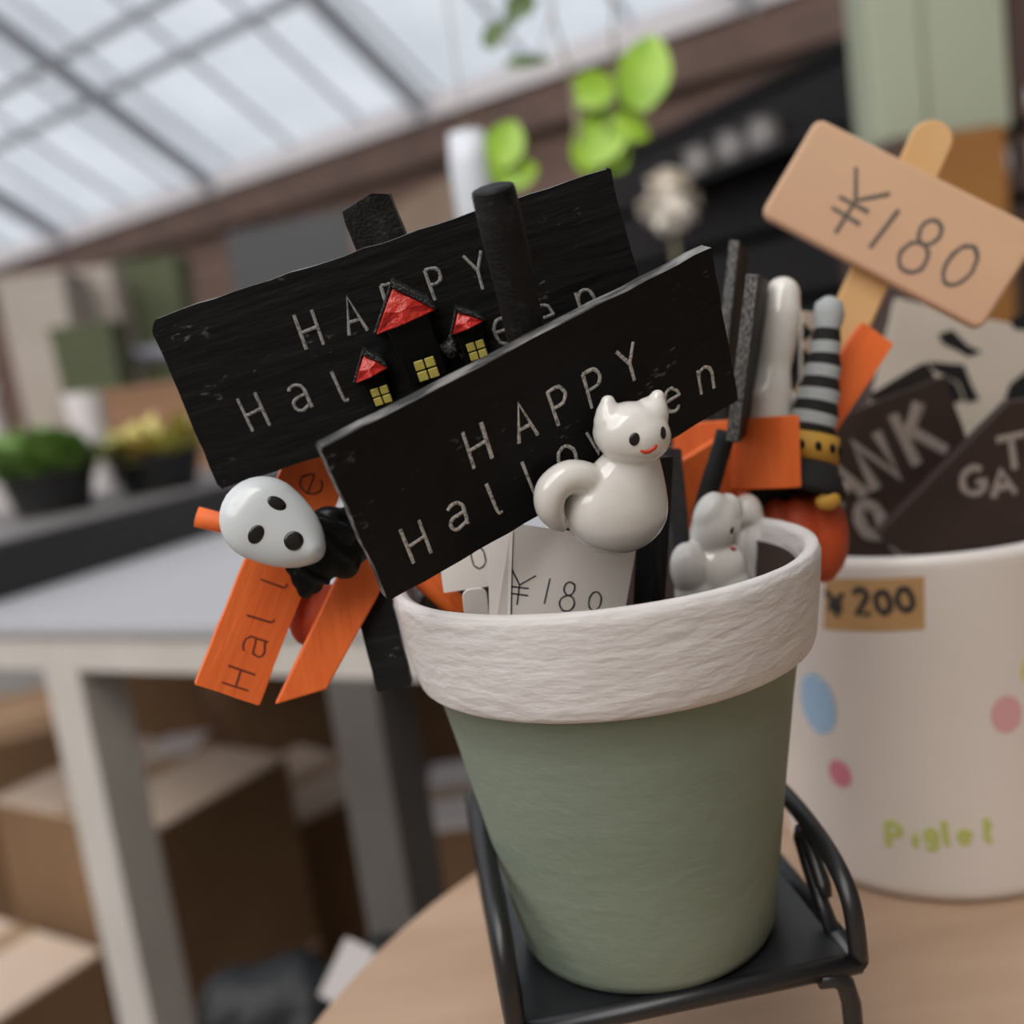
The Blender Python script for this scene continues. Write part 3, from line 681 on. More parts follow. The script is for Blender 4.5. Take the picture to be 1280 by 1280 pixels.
pb.ball(895, 712, 40, 40, 34, 0); pb.ball(905, 735, 36, 40, 34, 0); pb.ball(862, 712, 25, 36, 26, 8, 10); pb.ball(872, 740, 30, 34, 26, 4)
catC, bvC = pb.build('cat_figure', M_CAT, tC, .0005, 6); catC['label'] = 'small white glazed cat in side view'
for px, py in ((915, 663),): decal(bvC, CAM, ray(px, py).normalized(), .0006, .0009, -10, 'eye', M_EYE, catC)
surf_line(bvC, [(913, 684), (916, 687), (919, 686)], .0005, 'mouth', M_MOUTH, catC)
a = Pd(905, 556, .262); obj('stick', stick([Pd(908, 540, .262), Pd(878, 640, .262), Pd(862, 790, .262)], .0026, .04), M_STICK, tC, world=True, smooth=True)
tD, MD, hD = edge_board('black_sign', 'thin black board edge on, behind the first edge on board', (918, 300), (900, 470), .268, .272, .026, 13, M_BLACK)
pb = PxBlob(px_frame(935, 680, .270, .1, .1), .266)
pb.ball(933, 640, 20, 24, 22, 0); pb.ball(938, 690, 20, 50, 24, 0); pb.ball(934, 720, 24, 40, 24, 0); pb.ball(942, 660, 14, 34, 18, 0)
catD, bvD = pb.build('cat_figure', M_CAT, tD, .0006, 5); catD['label'] = 'small white glazed cat behind the other'
obj('stick', stick([Pd(908, 462, .278), Pd(905, 600, .276), Pd(902, 800, .272)], .0024, .04), M_STICK, tD, world=True, smooth=True)

# white ghost with tall rounded head
g0 = Pd(972, 430, .282)
t = thing('ghost_pick', 'white glazed ghost figure with tall rounded head behind the black edge on board', 'garden pick', Pd(950, 640, .275))
mb = MB(); pts = [(978, 368, .0048), (974, 395, .0058), (969, 430, .0056), (964, 462, .0052), (960, 490, .0064), (957, 520, .0066), (955, 540, .0050)]
P = [Pd(x, y, .278) for x, y, r in pts]
for a, b, (x, y, r), (x2, y2, r2) in zip(P, P[1:], pts, pts[1:]):
    for k in range(4): mb.ball(a.lerp(b, k / 4), r + (r2 - r) * k / 4, None, 18, 12)
mb.ball(Pd(952, 497, .276), .0045); mb.ball(Pd(978, 500, .279), .004)
obj('ghost_body', blob(mb, .0007, 4), M_CAT, t, world=True, smooth=True)
obj('stick', stick([Pd(955, 530, .279), Pd(930, 660, .276), Pd(915, 800, .270)], .002), M_STICK, t, world=True, smooth=True)
# cream strip with dark triangles
tl, tr, bl = Pd(1003, 388, .303), Pd(1018, 390, .305), Pd(980, 520, .299)
t, Mz, wz, hz2 = board_sign('cream_pick', 'narrow cream strip with dark triangle marks beside the white ghost', tl, tr, bl, .0015, M_CREAM, 'garden pick')
for k in range(4):
    v = hz2 / 2 - hz2 * (.2 + .24 * k); obj('triangle', MB().prism([(-wz/2, v - .0028), (wz * .42, v), (-wz/2, v + .0028)], 0, .0002), M_DARK, t)
obj('stick', stick([Mz @ Vector((0, -hz2 / 2 + .004, -.002)), Pd(952, 640, .283), Pd(925, 800, .272)], .0012), M_STICK, t, world=True, smooth=True)

# pumpkin in a striped witch hat
pc = Pd(1000, 672, .283)
t = thing('pumpkin_witch', 'orange pumpkin figure wearing a striped witch hat with yellow band', 'garden pick', Pd(985, 740, .275))
ax = (Pd(1035, 395, .281) - Pd(1008, 590, .281)).normalized()
mb = MB()
for k in range(7):
    a = 2 * math.pi * k / 7; mb.ball(pc + Vector((math.cos(a) * .0068, math.sin(a) * .0058, 0)), (.0066, .0062, .0125), None, 18, 12)
obj('pumpkin', blob(mb, .0007, 3), M_ORANGE2, t, world=True, smooth=True)
hat = [(1036, 378, .0035), (1036, 394, .0042), (1034, 412, .0034), (1032, 428, .0040), (1031, 443, .0039), (1029, 458, .0048), (1026, 473, .0047), (1024, 488, .0056), (1021, 503, .0055), (1018, 518, .0065), (1014, 532, .0063), (1012, 548, .0072)]
P = [Pd(x, y, .277) for x, y, r in hat]
ht = obj('hat', MB().tube([Pd(1036, 371, .277)] + P, [.0012] + [r for x, y, r in hat], 20, ring_mi=[1, 1, 1, 0, 1, 0, 1, 0, 1, 0, 1, 0]), [mat('black felt', (.020, .019, .019), .8, spec=.2), mat('pale grey felt', (.36, .38, .38), .8)], t, world=True, smooth=True)
obj('hat_band', MB().tube([Pd(1013, 543, .277), Pd(1007, 576, .277)], [.0078, .0086], 24), mat('mustard felt', (.50, .27, .035), .7), ht, world=True, smooth=True)
for k in range(12):
    a = 2 * math.pi * k / 12; c = Pd(1010, 560, .277); X = ax.cross(Vector((0, 1, 0))).normalized(); Y = ax.cross(X)
    obj('band_dash', MB().ball(c + (X * math.cos(a) + Y * math.sin(a)) * .0083, (.0009, .0009, .0014), None, 8, 6), M_GBLACK, ht, world=True, smooth=True)
obj('brim', MB().tube([Pd(1007, 577, .277), Pd(1004, 590, .277), Pd(1000, 606, .277), Pd(998, 614, .277)], [.0088, .0100, .0125, .0118], 28), mat('black felt', (.020, .019, .019), .8), ht, world=True, smooth=True)
obj('buckle', MB().ball(Pd(1035, 626, .268), (.0034, .002, .0026)), mat('mustard felt', (.5, .27, .035)), ht, world=True, smooth=True)
obj('stick', stick([pc, Pd(975, 820, .272)], .002), M_STICK, t, world=True, smooth=True)

# orange board with bright end, right of centre
M, w, h = None, None, None
e0, e1, e2 = Pd(976, 520, .262), Pd(1000, 518, .262), Pd(979, 611, .264)
Yv = (e0 - e2); hh = Yv.length; Yv.normalize(); Xv = (e1 - e0); Xv = (Xv - Yv * Xv.dot(Yv)); ww = Xv.length; Xv.normalize(); Zv = Xv.cross(Yv)
back = Pd(852, 592, .285); 
M = Matrix((Xv, Yv, Zv)).transposed().to_4x4(); M.translation = (e1 + e2) / 2
t = thing('orange_sign', 'orange board turned edge on between the small cats and the witch hat', 'garden sign', M)
Lq = M.inverted() @ back
mb = MB(); fr = [Vector((x, y, 0)) for x, y in ((-ww/2, -hh/2), (ww/2, -hh/2), (ww/2, hh/2), (-ww/2, hh/2))]
off = Vector((Lq.x, -.001, -.020)); mb.add(fr + [p + off for p in fr], [(0, 1, 2, 3), (7, 6, 5, 4), (0, 4, 5, 1), (1, 5, 6, 2), (2, 6, 7, 3), (3, 7, 4, 0)])
obj('board', mb, M_ORANGE, t, bevel=.0004)
obj('stick', stick([Pd(930, 590, .274), Pd(918, 800, .268)], .002), M_ORANGE2, t, world=True, smooth=True)
tl, tr, bl = Pd(918, 612, .2795), Pd(984, 600, .2795), Pd(924, 668, .281)
t, Mx, wx, hx = board_sign('black_sign', 'short black board tucked between the small cats and the pumpkin', tl, tr, bl, .002, mat('navy black paint', (.012, .013, .016), .6, spec=.3), 'garden sign')
obj('stick', stick([Mx @ Vector((0, -hx * .3, -.003)), Pd(945, 800, .276)], .0014), M_STICK, t, world=True, smooth=True)
# orange board beneath the cat sign's right end
tl, tr, bl = Pd(828, 590, .268), Pd(905, 545, .270), Pd(862, 690, .274)
t, Mx, wx, hx = board_sign('orange_sign', 'orange board behind the black edge on boards, low in the pot', tl, tr, bl, .003, M_ORANGE, 'garden sign')
obj('stick', stick([Mx @ Vector((0, 0, -.004)), Pd(868, 800, .268)], .002), M_ORANGE2, t, world=True, smooth=True)
tl, tr, bl = Pd(830, 562, .2585), Pd(852, 560, .260), Pd(832, 790, .2585)
t, Mx, wx, hx = board_sign('black_sign', 'narrow upright black board between the front cat and the side view cat', tl, tr, bl, .002, mat('dusty purple black paint', (.030, .026, .028), .7, (.05, .045, .047), 300), 'garden sign')
# orange boards behind the witch hat
tl, tr, bl = Pd(1078, 402, .290), Pd(1118, 430, .290), Pd(985, 560, .285)
t, Mx, wx, hx = board_sign('orange_sign', 'long orange board slanting behind the witch hat', tl, tr, bl, .0042, M_ORANGE, 'garden sign')
obj('stick', stick([Mx @ Vector((0, -hx * .42, -.006)), Pd(958, 800, .274)], .002), M_ORANGE2, t, world=True, smooth=True)

# ================================================================== WHITE BUCKET AND ITS SIGNS
BR = .056; BC = Vector((.1418, .3605, TABLE)); BH = .1185
t = thing('bucket', 'white glazed bucket with a kraft price sticker and coloured dots', 'bucket', BC)
prof = [(0, .0004), (BR * .90, .0004), (BR * .94, .0015), (BR * .955, .005), (BR, BH - .006), (BR + .0012, BH - .003), (BR + .0008, BH), (BR - .0012, BH + .0004), (BR - .003, BH - .002), (BR * .955 - .003, .006), (0, .005)]
bk = obj('body', MB().lathe(prof, (0, 0, 0), 128), M_BUCKET, t, smooth=True)
def brad(z): return BR * .955 + (BR * .045) * (z - .005) / (BH - .011)
BA0 = math.atan2(-BC.y, -BC.x)                        # angle facing the viewer
def bmap(u, v, w):                                    # u along the wall (m, to the right), v height, w out
    r = brad(v); a = BA0 + u / BR; return Vector(((r + w) * math.cos(a), (r + w) * math.sin(a), v))
def bpix(px, py):
    o = CAM - BC; d = ray(px, py).normalized(); best = None
    lo = .2
    for i in range(4000):
        p = o + d * (lo + i * .0001)
        if math.hypot(p.x, p.y) < brad(p.z): best = p; break
    if best is None: return None
    a = (math.atan2(best.y, best.x) - BA0 + math.pi) % (2 * math.pi) - math.pi
    return a * BR, best.z
def bpatch(pts, w, n=6):
    """polygon fan on the bucket wall, raised by w"""
    cx = sum(p[0] for p in pts) / len(pts); cy = sum(p[1] for p in pts) / len(pts); mb = MB(); k = len(pts); vs = []
    for ring in range(n, 0, -1):
        for x, y in pts: vs.append(bmap(cx + (x - cx) * ring / n, cy + (y - cy) * ring / n, w))
    vs.append(bmap(cx, cy, w)); fs = []
    for r_ in range(n - 1):
        for i in range(k): fs.append((r_ * k + i, r_ * k + (i + 1) % k, (r_ + 1) * k + (i + 1) % k, (r_ + 1) * k + i))
    for i in range(k): fs.append(((n - 1) * k + i, (n - 1) * k + (i + 1) % k, n * k))
    return mb.add(vs, fs)
def bquad(c4, w, n=10):
    mb = MB(); vs = []
    (ax, ay), (bx, by), (cx, cy), (dx, dy) = c4
    for j in (0, 1):
        for i in range(n + 1):
            s = i / n; x = (ax + (bx - ax) * s) * (1 - j) + (dx + (cx - dx) * s) * j; y = (ay + (by - ay) * s) * (1 - j) + (dy + (cy - dy) * s) * j; vs.append(bmap(x, y, w))
    return mb.add(vs, [(i, i + 1, n + 2 + i, n + 1 + i) for i in range(n)])
c4 = [bpix(*p) for p in ((1030, 786), (1156, 786), (1155, 720), (1032, 722))]
stk = obj('price_sticker', bquad(c4, .0003), M_KRAFT, t); stk['label'] = 'kraft paper sticker reading ¥200'
items = []
for ch, x, y, h in (('¥', 1046, 755, .0085), ('2', 1078, 752, .0085), ('0', 1104, 752, .0082), ('0', 1131, 749, .0085)):
    u, v = bpix(x, y); items.append((ch, u, v, h, 2, .9))
obj('sticker_lettering', letters(items, .0011, lambda u, v, w: bmap(u, v, w + .0004), .3), M_PEN, stk)
def bell(px, py, rx, ry, n=24):
    u, v = bpix(px, py); return [(u + rx * math.cos(2 * math.pi * i / n), v + ry * math.sin(2 * math.pi * i / n)) for i in range(n)]
u, v = bpix(1022, 880)
obj('dot', bpatch(bell(1022, 880, .0078, .0108), .0002), M_BLUE, t)
for k in range(-3, 4):
    hwid = .0078 * math.sqrt(max(0, 1 - (k * .0029 / .0108) ** 2)) * .96
    obj('dot_stripe', bquad([(u - hwid, v + k * .0029 - .0008), (u + hwid, v + k * .0029 - .0008), (u + hwid, v + k * .0029 + .0008), (u - hwid, v + k * .0029 + .0008)], .0003), M_BLUE2, t)
obj('dot', bpatch(bell(1050, 967, .0046, .0050), .0002), M_PINK, t)
obj('dot', bpatch(bell(1258, 893, .0052, .0062), .0002), M_PINK2, t)
p = bpix(1279, 840)
obj('dot', bpatch([(p[0] + .004 + .005 * math.cos(2 * math.pi * i / 20), p[1] + .006 * math.sin(2 * math.pi * i / 20)) for i in range(20)], .0002), M_YELP, t)
items = []
for ch, x, y, h in (('P', 1118, 1044, .0085), ('i', 1144, 1048, .0065), ('g', 1164, 1050, .0065), ('l', 1184, 1040, .0085), ('e', 1206, 1046, .0065), ('t', 1234, 1037, .0085)):
    u, v = bpix(x, y); items.append((ch, u, v, h, 0, .95))
obj('lettering', letters(items, .0012, lambda u, v, w: bmap(u, v, w + .0002), .25), M_GREENP, t)

# tan price sign
tl, tr, bl = Pd(1022, 145, .300), Pd(1306, 288, .288), Pd(958, 272, .304)
tT, MT, wT, hT = board_sign('price_sign', 'smooth tan wooden sign reading ¥180 on a flat stick', tl, tr, bl, .005, M_TAN, 'price sign', rad=(.003,)*4, jit=0, bevel=.0012)
items = []
for ch, x, y, h in (('¥', 1070, 258, .0185), ('1', 1105, 286, .0130), ('8', 1151, 308, .0165), ('0', 1200, 332, .0150)):
    u, v = onplane(MT, x, y); items.append((ch, u, v, h, -2, .85))
obj('lettering', letters(items, .0007, lambda u, v, w: Vector((u, v, w)), .3, jit=.01), M_GINK, tT)
s0, s1 = along(MT, 1163, 178, -.0068), along(MT, 1062, 402, -.0068)
lx = (loc(MT, s1) - loc(MT, s0)); L1 = lx.length; lx.normalize(); ly = Vector((-lx.y, lx.x, 0))
p0 = loc(MT, s0); pe = p0 + lx * (L1 + .045)
hwid = .0062
pts = [p0 + ly * hwid * math.cos(a) - lx * hwid * math.sin(a) for a in [math.pi * i / 10 for i in range(11)]] + [pe - ly * hwid, pe + ly * hwid]
pts = [(p.x, p.y) for p in pts]
obj('stick', MB().prism(pts[::-1], -.0084, -.0052), M_TANS, tT, bevel=.0008)

# brown message signs
tl, tr, bl = Pd(1052, 528, .352), Pd(1180, 470, .348), Pd(1110, 760, .352)
tK, MK, wK, hK = board_sign('thank_you_sign', 'dark brown board with chalk letters THANK YOU leaning in the bucket', Pd(985, 546, .352), tr, Pd(1090, 746, .354), .005, M_CHOC, 'garden sign')
items = []
for ch, x, y, h, an in (('A', 1052, 602, .0160, 6), ('N', 1095, 576, .0175, 6), ('K', 1150, 541, .0190, 6), ('O', 1088, 650, .0115, 6), ('U', 1128, 672, .0115, 6)):
    u, v = onplane(MK, x, y); items.append((ch, u, v, h, an, .95))
obj('lettering', letters(items, .0022, lambda u, v, w: Vector((u, v, w)), .3), M_CREAMINK, tK)
obj('stick', stick([MK @ Vector((0, 0, -.007)), Vector((.125, .372, TABLE + .03))], .002), M_TANS, tK, world=True, smooth=True)
tl, tr, bl = Pd(1098, 662, .333), Pd(1262, 500, .333), Pd(1150, 735, .340)
tQ, MQ, wQ, hQ = board_sign('message_sign', 'broad dark brown board with chalk letters in front of the thank you board', Pd(1092, 664, .334), Pd(1282, 502, .330), Pd(1152, 738, .338), .005, M_CHOC, 'garden sign')
b = [c for c in tQ.children][0]
q = [onplane(MQ, x, y) for x, y in ((1098, 668), (1262, 502), (1320, 494), (1325, 706), (1130, 692))]
b.data = obj('x', MB().prism(q[::-1], -.005, 0), M_CHOC).data; bpy.data.objects.remove(bpy.data.objects['x'])
items = []
for ch, x, y, h in (('T', 1266, 566, .0105), ('G', 1217, 601, .0085), ('A', 1253, 603, .0085)):
    u, v = onplane(MQ, x, y); items.append((ch, u, v, h, -30, 1.35))
obj('lettering', letters(items, .0012, lambda u, v, w: Vector((u, v, w)), .3), M_CREAMINK, tQ)
obj('stick', stick([Pd(1270, 640, .345), Vector((.150, .366, TABLE + .03))], .002), M_TANS, tQ, world=True, smooth=True)
tl, tr, bl = Pd(1090, 492, .362), Pd(1158, 452, .362), Pd(1102, 540, .362)
tP, MP_, wP, hP = board_sign('message_sign', 'nearly black board corner rising behind the thank you board', tl, tr, bl, .004, mat('blackish wood', (.012, .007, .005), .6), 'garden sign')
obj('stick', stick([MP_ @ Vector((0, 0, -.006)), Vector((.13, .38, TABLE + .03))], .002), M_TANS, tP, world=True, smooth=True)
# cream card with dark shapes
tl, tr, bl = Pd(1120, 372, .395), Pd(1330, 420, .395), Pd(1080, 560, .395)
tW, MW, wW, hW = board_sign('picture_card', 'cream card with dark leaf silhouettes standing behind the tan price sign', tl, tr, bl, .002, M_CREAM, 'card')
for pts in ([(1172, 418), (1190, 412), (1210, 432), (1228, 440), (1210, 446), (1196, 438), (1178, 430)],
            [(1160, 452), (1205, 456), (1214, 480), (1224, 500), (1208, 504), (1198, 478), (1165, 462)],
            [(1262, 400), (1282, 388), (1290, 412), (1268, 412)], [(1262, 480), (1285, 462), (1295, 500), (1255, 502)], [(1180, 470), (1196, 480), (1204, 500), (1190, 505)]):
    q = [onplane(MW, *p) for p in pts]; obj('silhouette', MB().prism(q[::-1], 0, .0003), M_DARK, tW)
obj('stick', stick([MW @ Vector((0, -hW * .4, -.004)), Vector((.16, .39, TABLE + .03))], .0022), M_TANS, tW, world=True, smooth=True)

# ================================================================== WHITE STEEL TABLE, TROUGH AND BOXES
TL = Vector((-.385, .872, 0)); ex = Vector((.885, -.466, 0)).normalized(); ey = Vector((.466, .885, 0)).normalized()
TT = .770
MTb = Matrix((ex, ey, Vector((0, 0, 1)))).transposed().to_4x4(); MTb.translation = TL
t = thing('work_table', 'white steel table on square legs with cardboard boxes beneath', 'table', MTb)
Wt, Dt, Wl = .62, .85, -.60
obj('table_top', MB().box((Wl - .005, -.005, TT - .012), (Wt + .005, Dt, TT)), M_WHITETOP, t, bevel=.002)
for a, b in (((Wl, 0), (Wt, .03)), ((Wl, Dt - .03), (Wt, Dt)), ((Wl, .03), (Wl + .03, Dt - .03)), ((Wt - .03, .03), (Wt, Dt - .03))):
    obj('apron', MB().box((a[0], a[1], TT - .045), (b[0], b[1], TT - .012)), M_STEEL, t, bevel=.001)
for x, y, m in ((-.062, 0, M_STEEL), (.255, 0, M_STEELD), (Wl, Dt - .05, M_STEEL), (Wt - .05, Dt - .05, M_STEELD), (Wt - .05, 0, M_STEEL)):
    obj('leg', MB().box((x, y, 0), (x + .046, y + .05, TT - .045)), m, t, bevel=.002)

# black trough on the table
a = Wz(0, 752, TT); b = Wz(292, 660, TT)
X = (b - a); X.z = 0; Lx = X.length; X.normalize(); Y = Vector((-X.y, X.x, 0)); Z = Vector((0, 0, 1))
Mr = Matrix((X, Y, Z)).transposed().to_4x4(); Mr.translation = Vector((a.x, a.y, TT))
t = thing('planter_trough', 'long charcoal wooden ledge on the white table, pots standing on it', 'trough', Mr)
TRH = .058
obj('front_board', MB().box((-.06, 0, 0), (Lx + .25, .018, TRH)), M_TROUGH, t, bevel=.001)
obj('top_board', MB().box((-.06, .018, TRH - .016), (Lx + .25, .36, TRH)), mat('grey charcoal board', (.15, .14, .14), .6), t, bevel=.001)  # top board paler than the front and back boards
obj('back_board', MB().box((-.06, .342, 0), (Lx + .25, .36, TRH - .016)), M_TROUGH, t, bevel=.001)
def leaf_mesh(mb, base, d, up, L, w, curve=.25):
    side = d.cross(up).normalized(); up = side.cross(d).normalized(); n = 5; vs = []
    for i in range(n + 1):
        s = i / n; ww = w * math.sin(math.pi * min(.97, .12 + .85 * s)) ** .8; p = base + d * L * s + up * (-curve * L * s * s)
        vs += [p - side * ww + up * ww * .25, p, p + side * ww + up * ww * .25]
    fs = []
    for i in range(n):
        for j in (0, 1): fs.append((3 * i + j, 3 * i + j + 1, 3 * i + 4 + j, 3 * i + 3 + j))
    return mb.add(vs, fs)
def succulent(px, py, m, label, n, h, L, rad):
    base = Wz(px, py, TT + TRH)
    t = thing('potted_succulent', label, 'plant', Vector((base.x, base.y, TT + TRH)))
    ph = .052
    obj('pot', MB().lathe([(0, 0), (rad * .8, 0), (rad, ph - .006), (rad * 1.06, ph - .006), (rad * 1.06, ph), (rad * .96, ph), (rad * .93, ph - .012), (0, ph - .012)], (0, 0, 0), 32), M_NURS, t)
    mb = MB()
    for i in range(n):
        a = random.uniform(0, 2 * math.pi); r = rad * math.sqrt(random.random()) * .95; el = random.uniform(.35, 1.2)
        d = Vector((math.cos(a) * math.cos(el), math.sin(a) * math.cos(el), math.sin(el))); leaf_mesh(mb, Vector((r * math.cos(a + .6), r * math.sin(a + .6), ph - .012 + random.uniform(0, h))), d, Vector((0, 0, 1)), L * random.uniform(.6, 1.1), L * .22)
    obj('foliage', mb, m, t, smooth=True, kind='stuff')
succulent(70, 640, M_SUCC, 'dark green succulent in a black nursery pot on the charcoal ledge', 170, .035, .05, .055)
succulent(202, 612, M_SUCCY, 'yellow green succulent in a black nursery pot on the charcoal ledge', 170, .03, .045, .060)
# white plant label behind the succulents, white bag
def upright_strip(name, label, cat, px, py0, py1, y, wpx, m, thick, taper=1.0, round_=False):
    a, b = W(px, py0, y), W(px, py1, y); h = a.z - b.z; wid = wpx * y / F
    t = thing(name, label, cat, Vector((b.x, b.y, b.z)))
    return t, wid, h, b
t, wd, h, b = upright_strip('white_cup', 'small white tapered cup pot standing among the succulents', 'pot', 124, 490, 600, 1.55, 48, M_PAPER, .01)
z0 = TT + TRH; h = W(124, 488, 1.55).z - z0
t.location = (b.x, b.y, z0); ROOTM[t.name] = Matrix.Translation(Vector((b.x, b.y, z0)))
obj('cup', MB().lathe([(0, 0), (.020, 0), (.0275, h), (.0285, h + .001), (.0265, h), (.0195, .004), (0, .004)], (0, 0, 0), 32), M_SHINYW, t, smooth=False)
t, wd, h, b = upright_strip('paper_bag', 'crumpled white paper bag standing left of the succulents', 'bag', 2, 478, 640, 1.45, 90, M_SHINYW, .05)
z0 = TT + TRH; h = W(2, 478, 1.45).z - z0; t.location = (b.x - .01, b.y, z0); ROOTM[t.name] = t.matrix_world.copy()
mb = MB(); n = 24
for k, (r, z) in enumerate(((.030, 0), (.034, .02), (.036, h * .5), (.038, h * .8), (.032, h))):
    pass
vs = []; ks = [(.032, 0), (.038, .03), (.040, h * .5), (.036, h * .8), (.038, h)]
for r, z in ks:
    for j in range(n):
        a = 2 * math.pi * j / n; rr = r * (1 + .13 * noise.noise(Vector((a * 2, z * 40, 1)))); vs.append(Vector((rr * math.cos(a), rr * .7 * math.sin(a), z + (.008 * noise.noise(Vector((a * 3, 2, 0))) if z == h else 0))))
obj('bag_body', mb.add(vs, [(i * n + j, i * n + (j + 1) % n, (i + 1) * n + (j + 1) % n, (i + 1) * n + j) for i in range(len(ks) - 1) for j in range(n)] + [list(range(n))[::-1]]), M_SHINYW, t)

def carton(label, o, d1, L1, L2, z0, z1, group=None, lid=M_CARD_LIT):
    d1 = Vector((*d1, 0)).normalized(); d2 = Vector((-d1.y, d1.x, 0)); M = Matrix((d1, d2, Vector((0, 0, 1)))).transposed().to_4x4(); M.translation = Vector((*o, z0))
    t = thing('cardboard_box', label, 'box', M, group); h = z1 - z0
    obj('body', MB().box((0, 0, 0), (L1, L2, h - .004)), M_CARD_SHADED, t, bevel=.002)
    obj('flap', MB().box((0, 0, h - .004), (L1, L2 / 2 - .001, h)), lid, t); obj('flap', MB().box((0, L2 / 2 + .001, h - .004), (L1, L2, h)), lid, t)
    obj('tape', MB().box((L1 * .0, L2 / 2 - .02, h), (L1, L2 / 2 + .02, h + .0006)), M_TAPE, t)
    return t
D = (.54, .84)
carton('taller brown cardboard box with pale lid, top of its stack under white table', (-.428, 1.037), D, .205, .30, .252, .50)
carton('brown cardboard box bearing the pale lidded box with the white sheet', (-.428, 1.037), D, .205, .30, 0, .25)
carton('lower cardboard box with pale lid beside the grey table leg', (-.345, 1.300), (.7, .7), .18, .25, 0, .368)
carton('large brown cardboard box on the floor far beyond the low box', (-1.05, 1.45), (.9, .4), .32, .3, 0, .46, lid=M_CARD_SHADED)
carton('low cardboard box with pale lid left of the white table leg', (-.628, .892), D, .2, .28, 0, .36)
carton('dark cardboard box deep under the table behind the pale lidded box', (-.50, 1.62), (.95, .3), .17, .2, .0, .50, lid=M_CARD_SHADED)
carton('amber cardboard box behind the boxes, deep under the white table', (-.75, 1.66), (.95, .3), .18, .2, .0, .545, lid=M_CARD_SHADED)
carton('brown cardboard box deep under the table near grey leg', (-.31, 1.70), (.95, .3), .28, .2, .0, .52, lid=M_CARD_SHADED)
p = Wz(225, 930, .501)
tag(obj('paper_sheet', MB().box((p.x - .03, p.y - .04, .5008), (p.x + .03, p.y + .04, .5014)), M_SHINYW), 'small white sheet lying on the pale box lid', 'paper')
# white carton and terracotta box seen beyond the pot's left edge
p = Wz(575, 1012, .42)
carton('white topped orange brown box on the floor behind the round table', (p.x - .05, p.y), (1, 0), .22, .2, 0, .40, lid=M_SHINYW)
# rubbish bag with a white tag
p = W(395, 1215, .58)
mb = MB(); mb.ball((-.02, 0, .17), (.09, .08, .17)); mb.ball((.04, .01, .20), (.07, .07, .14)); mb.ball((-.05, .0, .22), (.05, .05, .12))
bb = blob(mb, .008, 2)
for v in bb.v: v += Vector((1, 1, 0)) * noise.noise(v * 25) * .012
zz = W(395, 1185, .58).z; sc = zz / max(v.z for v in bb.v)
for v in bb.v: v.z *= sc
t = thing('rubbish_bag', 'black plastic bag slumped on the floor under the white table', 'bag', Vector((p.x, p.y, 0)))
mn = min(v.z for v in bb.v)
for v in bb.v: v.z -= mn
obj('bag_body', bb, M_BAG, t, smooth=True)
a, b, c = Pd(432, 1172, .60), Pd(470, 1190, .60), Pd(410, 1250, .60)
Mq, wq, hq = frame(a, b, c); q = MB().prism(outline(wq, hq, (.002,)*4), -.001, 0, Mq)
obj('tag', q, M_SHINYW, t, world=True)

# ================================================================== FAR LEFT: BENCH WITH PLANTERS
BZ = .86
c0 = W(60, 520, 2.6)
t = thing('display_bench', 'plain brown wooden bench behind the white table carrying beige planters', 'bench', Vector((c0.x, c0.y, 0)))
obj('bench_top', MB().box((-.9, -.2, BZ - .03), (1.0, .48, BZ)), M_TERRA, t, bevel=.003)
for x in (-.85, .0, .9):
    for y in (-.17, .3): obj('leg', MB().box((x, y, 0), (x + .05, y + .05, BZ - .03)), M_BEAM, t)
def far_box(name, label, cat, x0, x1, ytop, y, m, dep=.12, taper=.92, group=None, z0=BZ):
    a, b = W(x0, ytop, y), W(x1, ytop, y); cx = (a.x + b.x) / 2; w = (x1 - x0) * y / F * 1.0; h = (a.z + b.z) / 2 - z0
    t = thing(name, label, cat, Vector((cx, y, z0)), group); hw = w / 2; k = taper
    vs = [(-hw * k, -dep / 2, 0), (hw * k, -dep / 2, 0), (hw * k, dep / 2, 0), (-hw * k, dep / 2, 0), (-hw, -dep / 2, h), (hw, -dep / 2, h), (hw, dep / 2, h), (-hw, dep / 2, h)]
    obj('body', MB().add(vs, [(0, 3, 2, 1), (4, 5, 6, 7), (0, 1, 5, 4), (1, 2, 6, 5), (2, 3, 7, 6), (3, 0, 4, 7)]), m, t, bevel=.004)
    obj('rim', MB().box((-hw * 1.03, -dep * .515, h - .015), (hw * 1.03, dep * .515, h + .004)), m, t, bevel=.003)
    return t, w, h
far_box('beige_planter', 'tall beige square planter on the bench, beside the olive bins', 'planter', 12, 92, 348, 2.62, M_BEIGE, .16)
far_box('beige_planter', 'slim beige planter between the two olive bins', 'planter', 98, 146, 338, 2.78, M_BEIGE, .1)
far_box('olive_bin', 'olive green canvas bin in front of the slim beige planter', 'bin', 74, 148, 408, 2.45, M_OLIVE, .12)
far_box('olive_bin', 'taller olive green canvas bin next to the slim beige planter', 'bin', 150, 226, 328, 2.96, M_OLIVE, .14)
a, b = W(112, 456, 2.56), W(330, 424, 2.56); a.z = b.z = (a.z + b.z) / 2
t = thing('pipe_rail', 'low blue grey pipe rail standing on the bench behind the olive bin', 'rail', Vector((a.x, a.y, BZ)))
obj('rail', MB().tube([a, b], .022, 12), M_BGREY, t, world=True, smooth=True)
for q in (a.lerp(b, .06), b): obj('post', MB().tube([q, Vector((q.x, q.y, BZ))], .010, 10), M_BGREY, t, world=True, smooth=True)
far_box('clay_crate', 'terracotta coloured crate on the floor level shelf behind the succulents', 'crate', 150, 290, 480, 2.1, M_TERRA, .2, 1.0, z0=0)

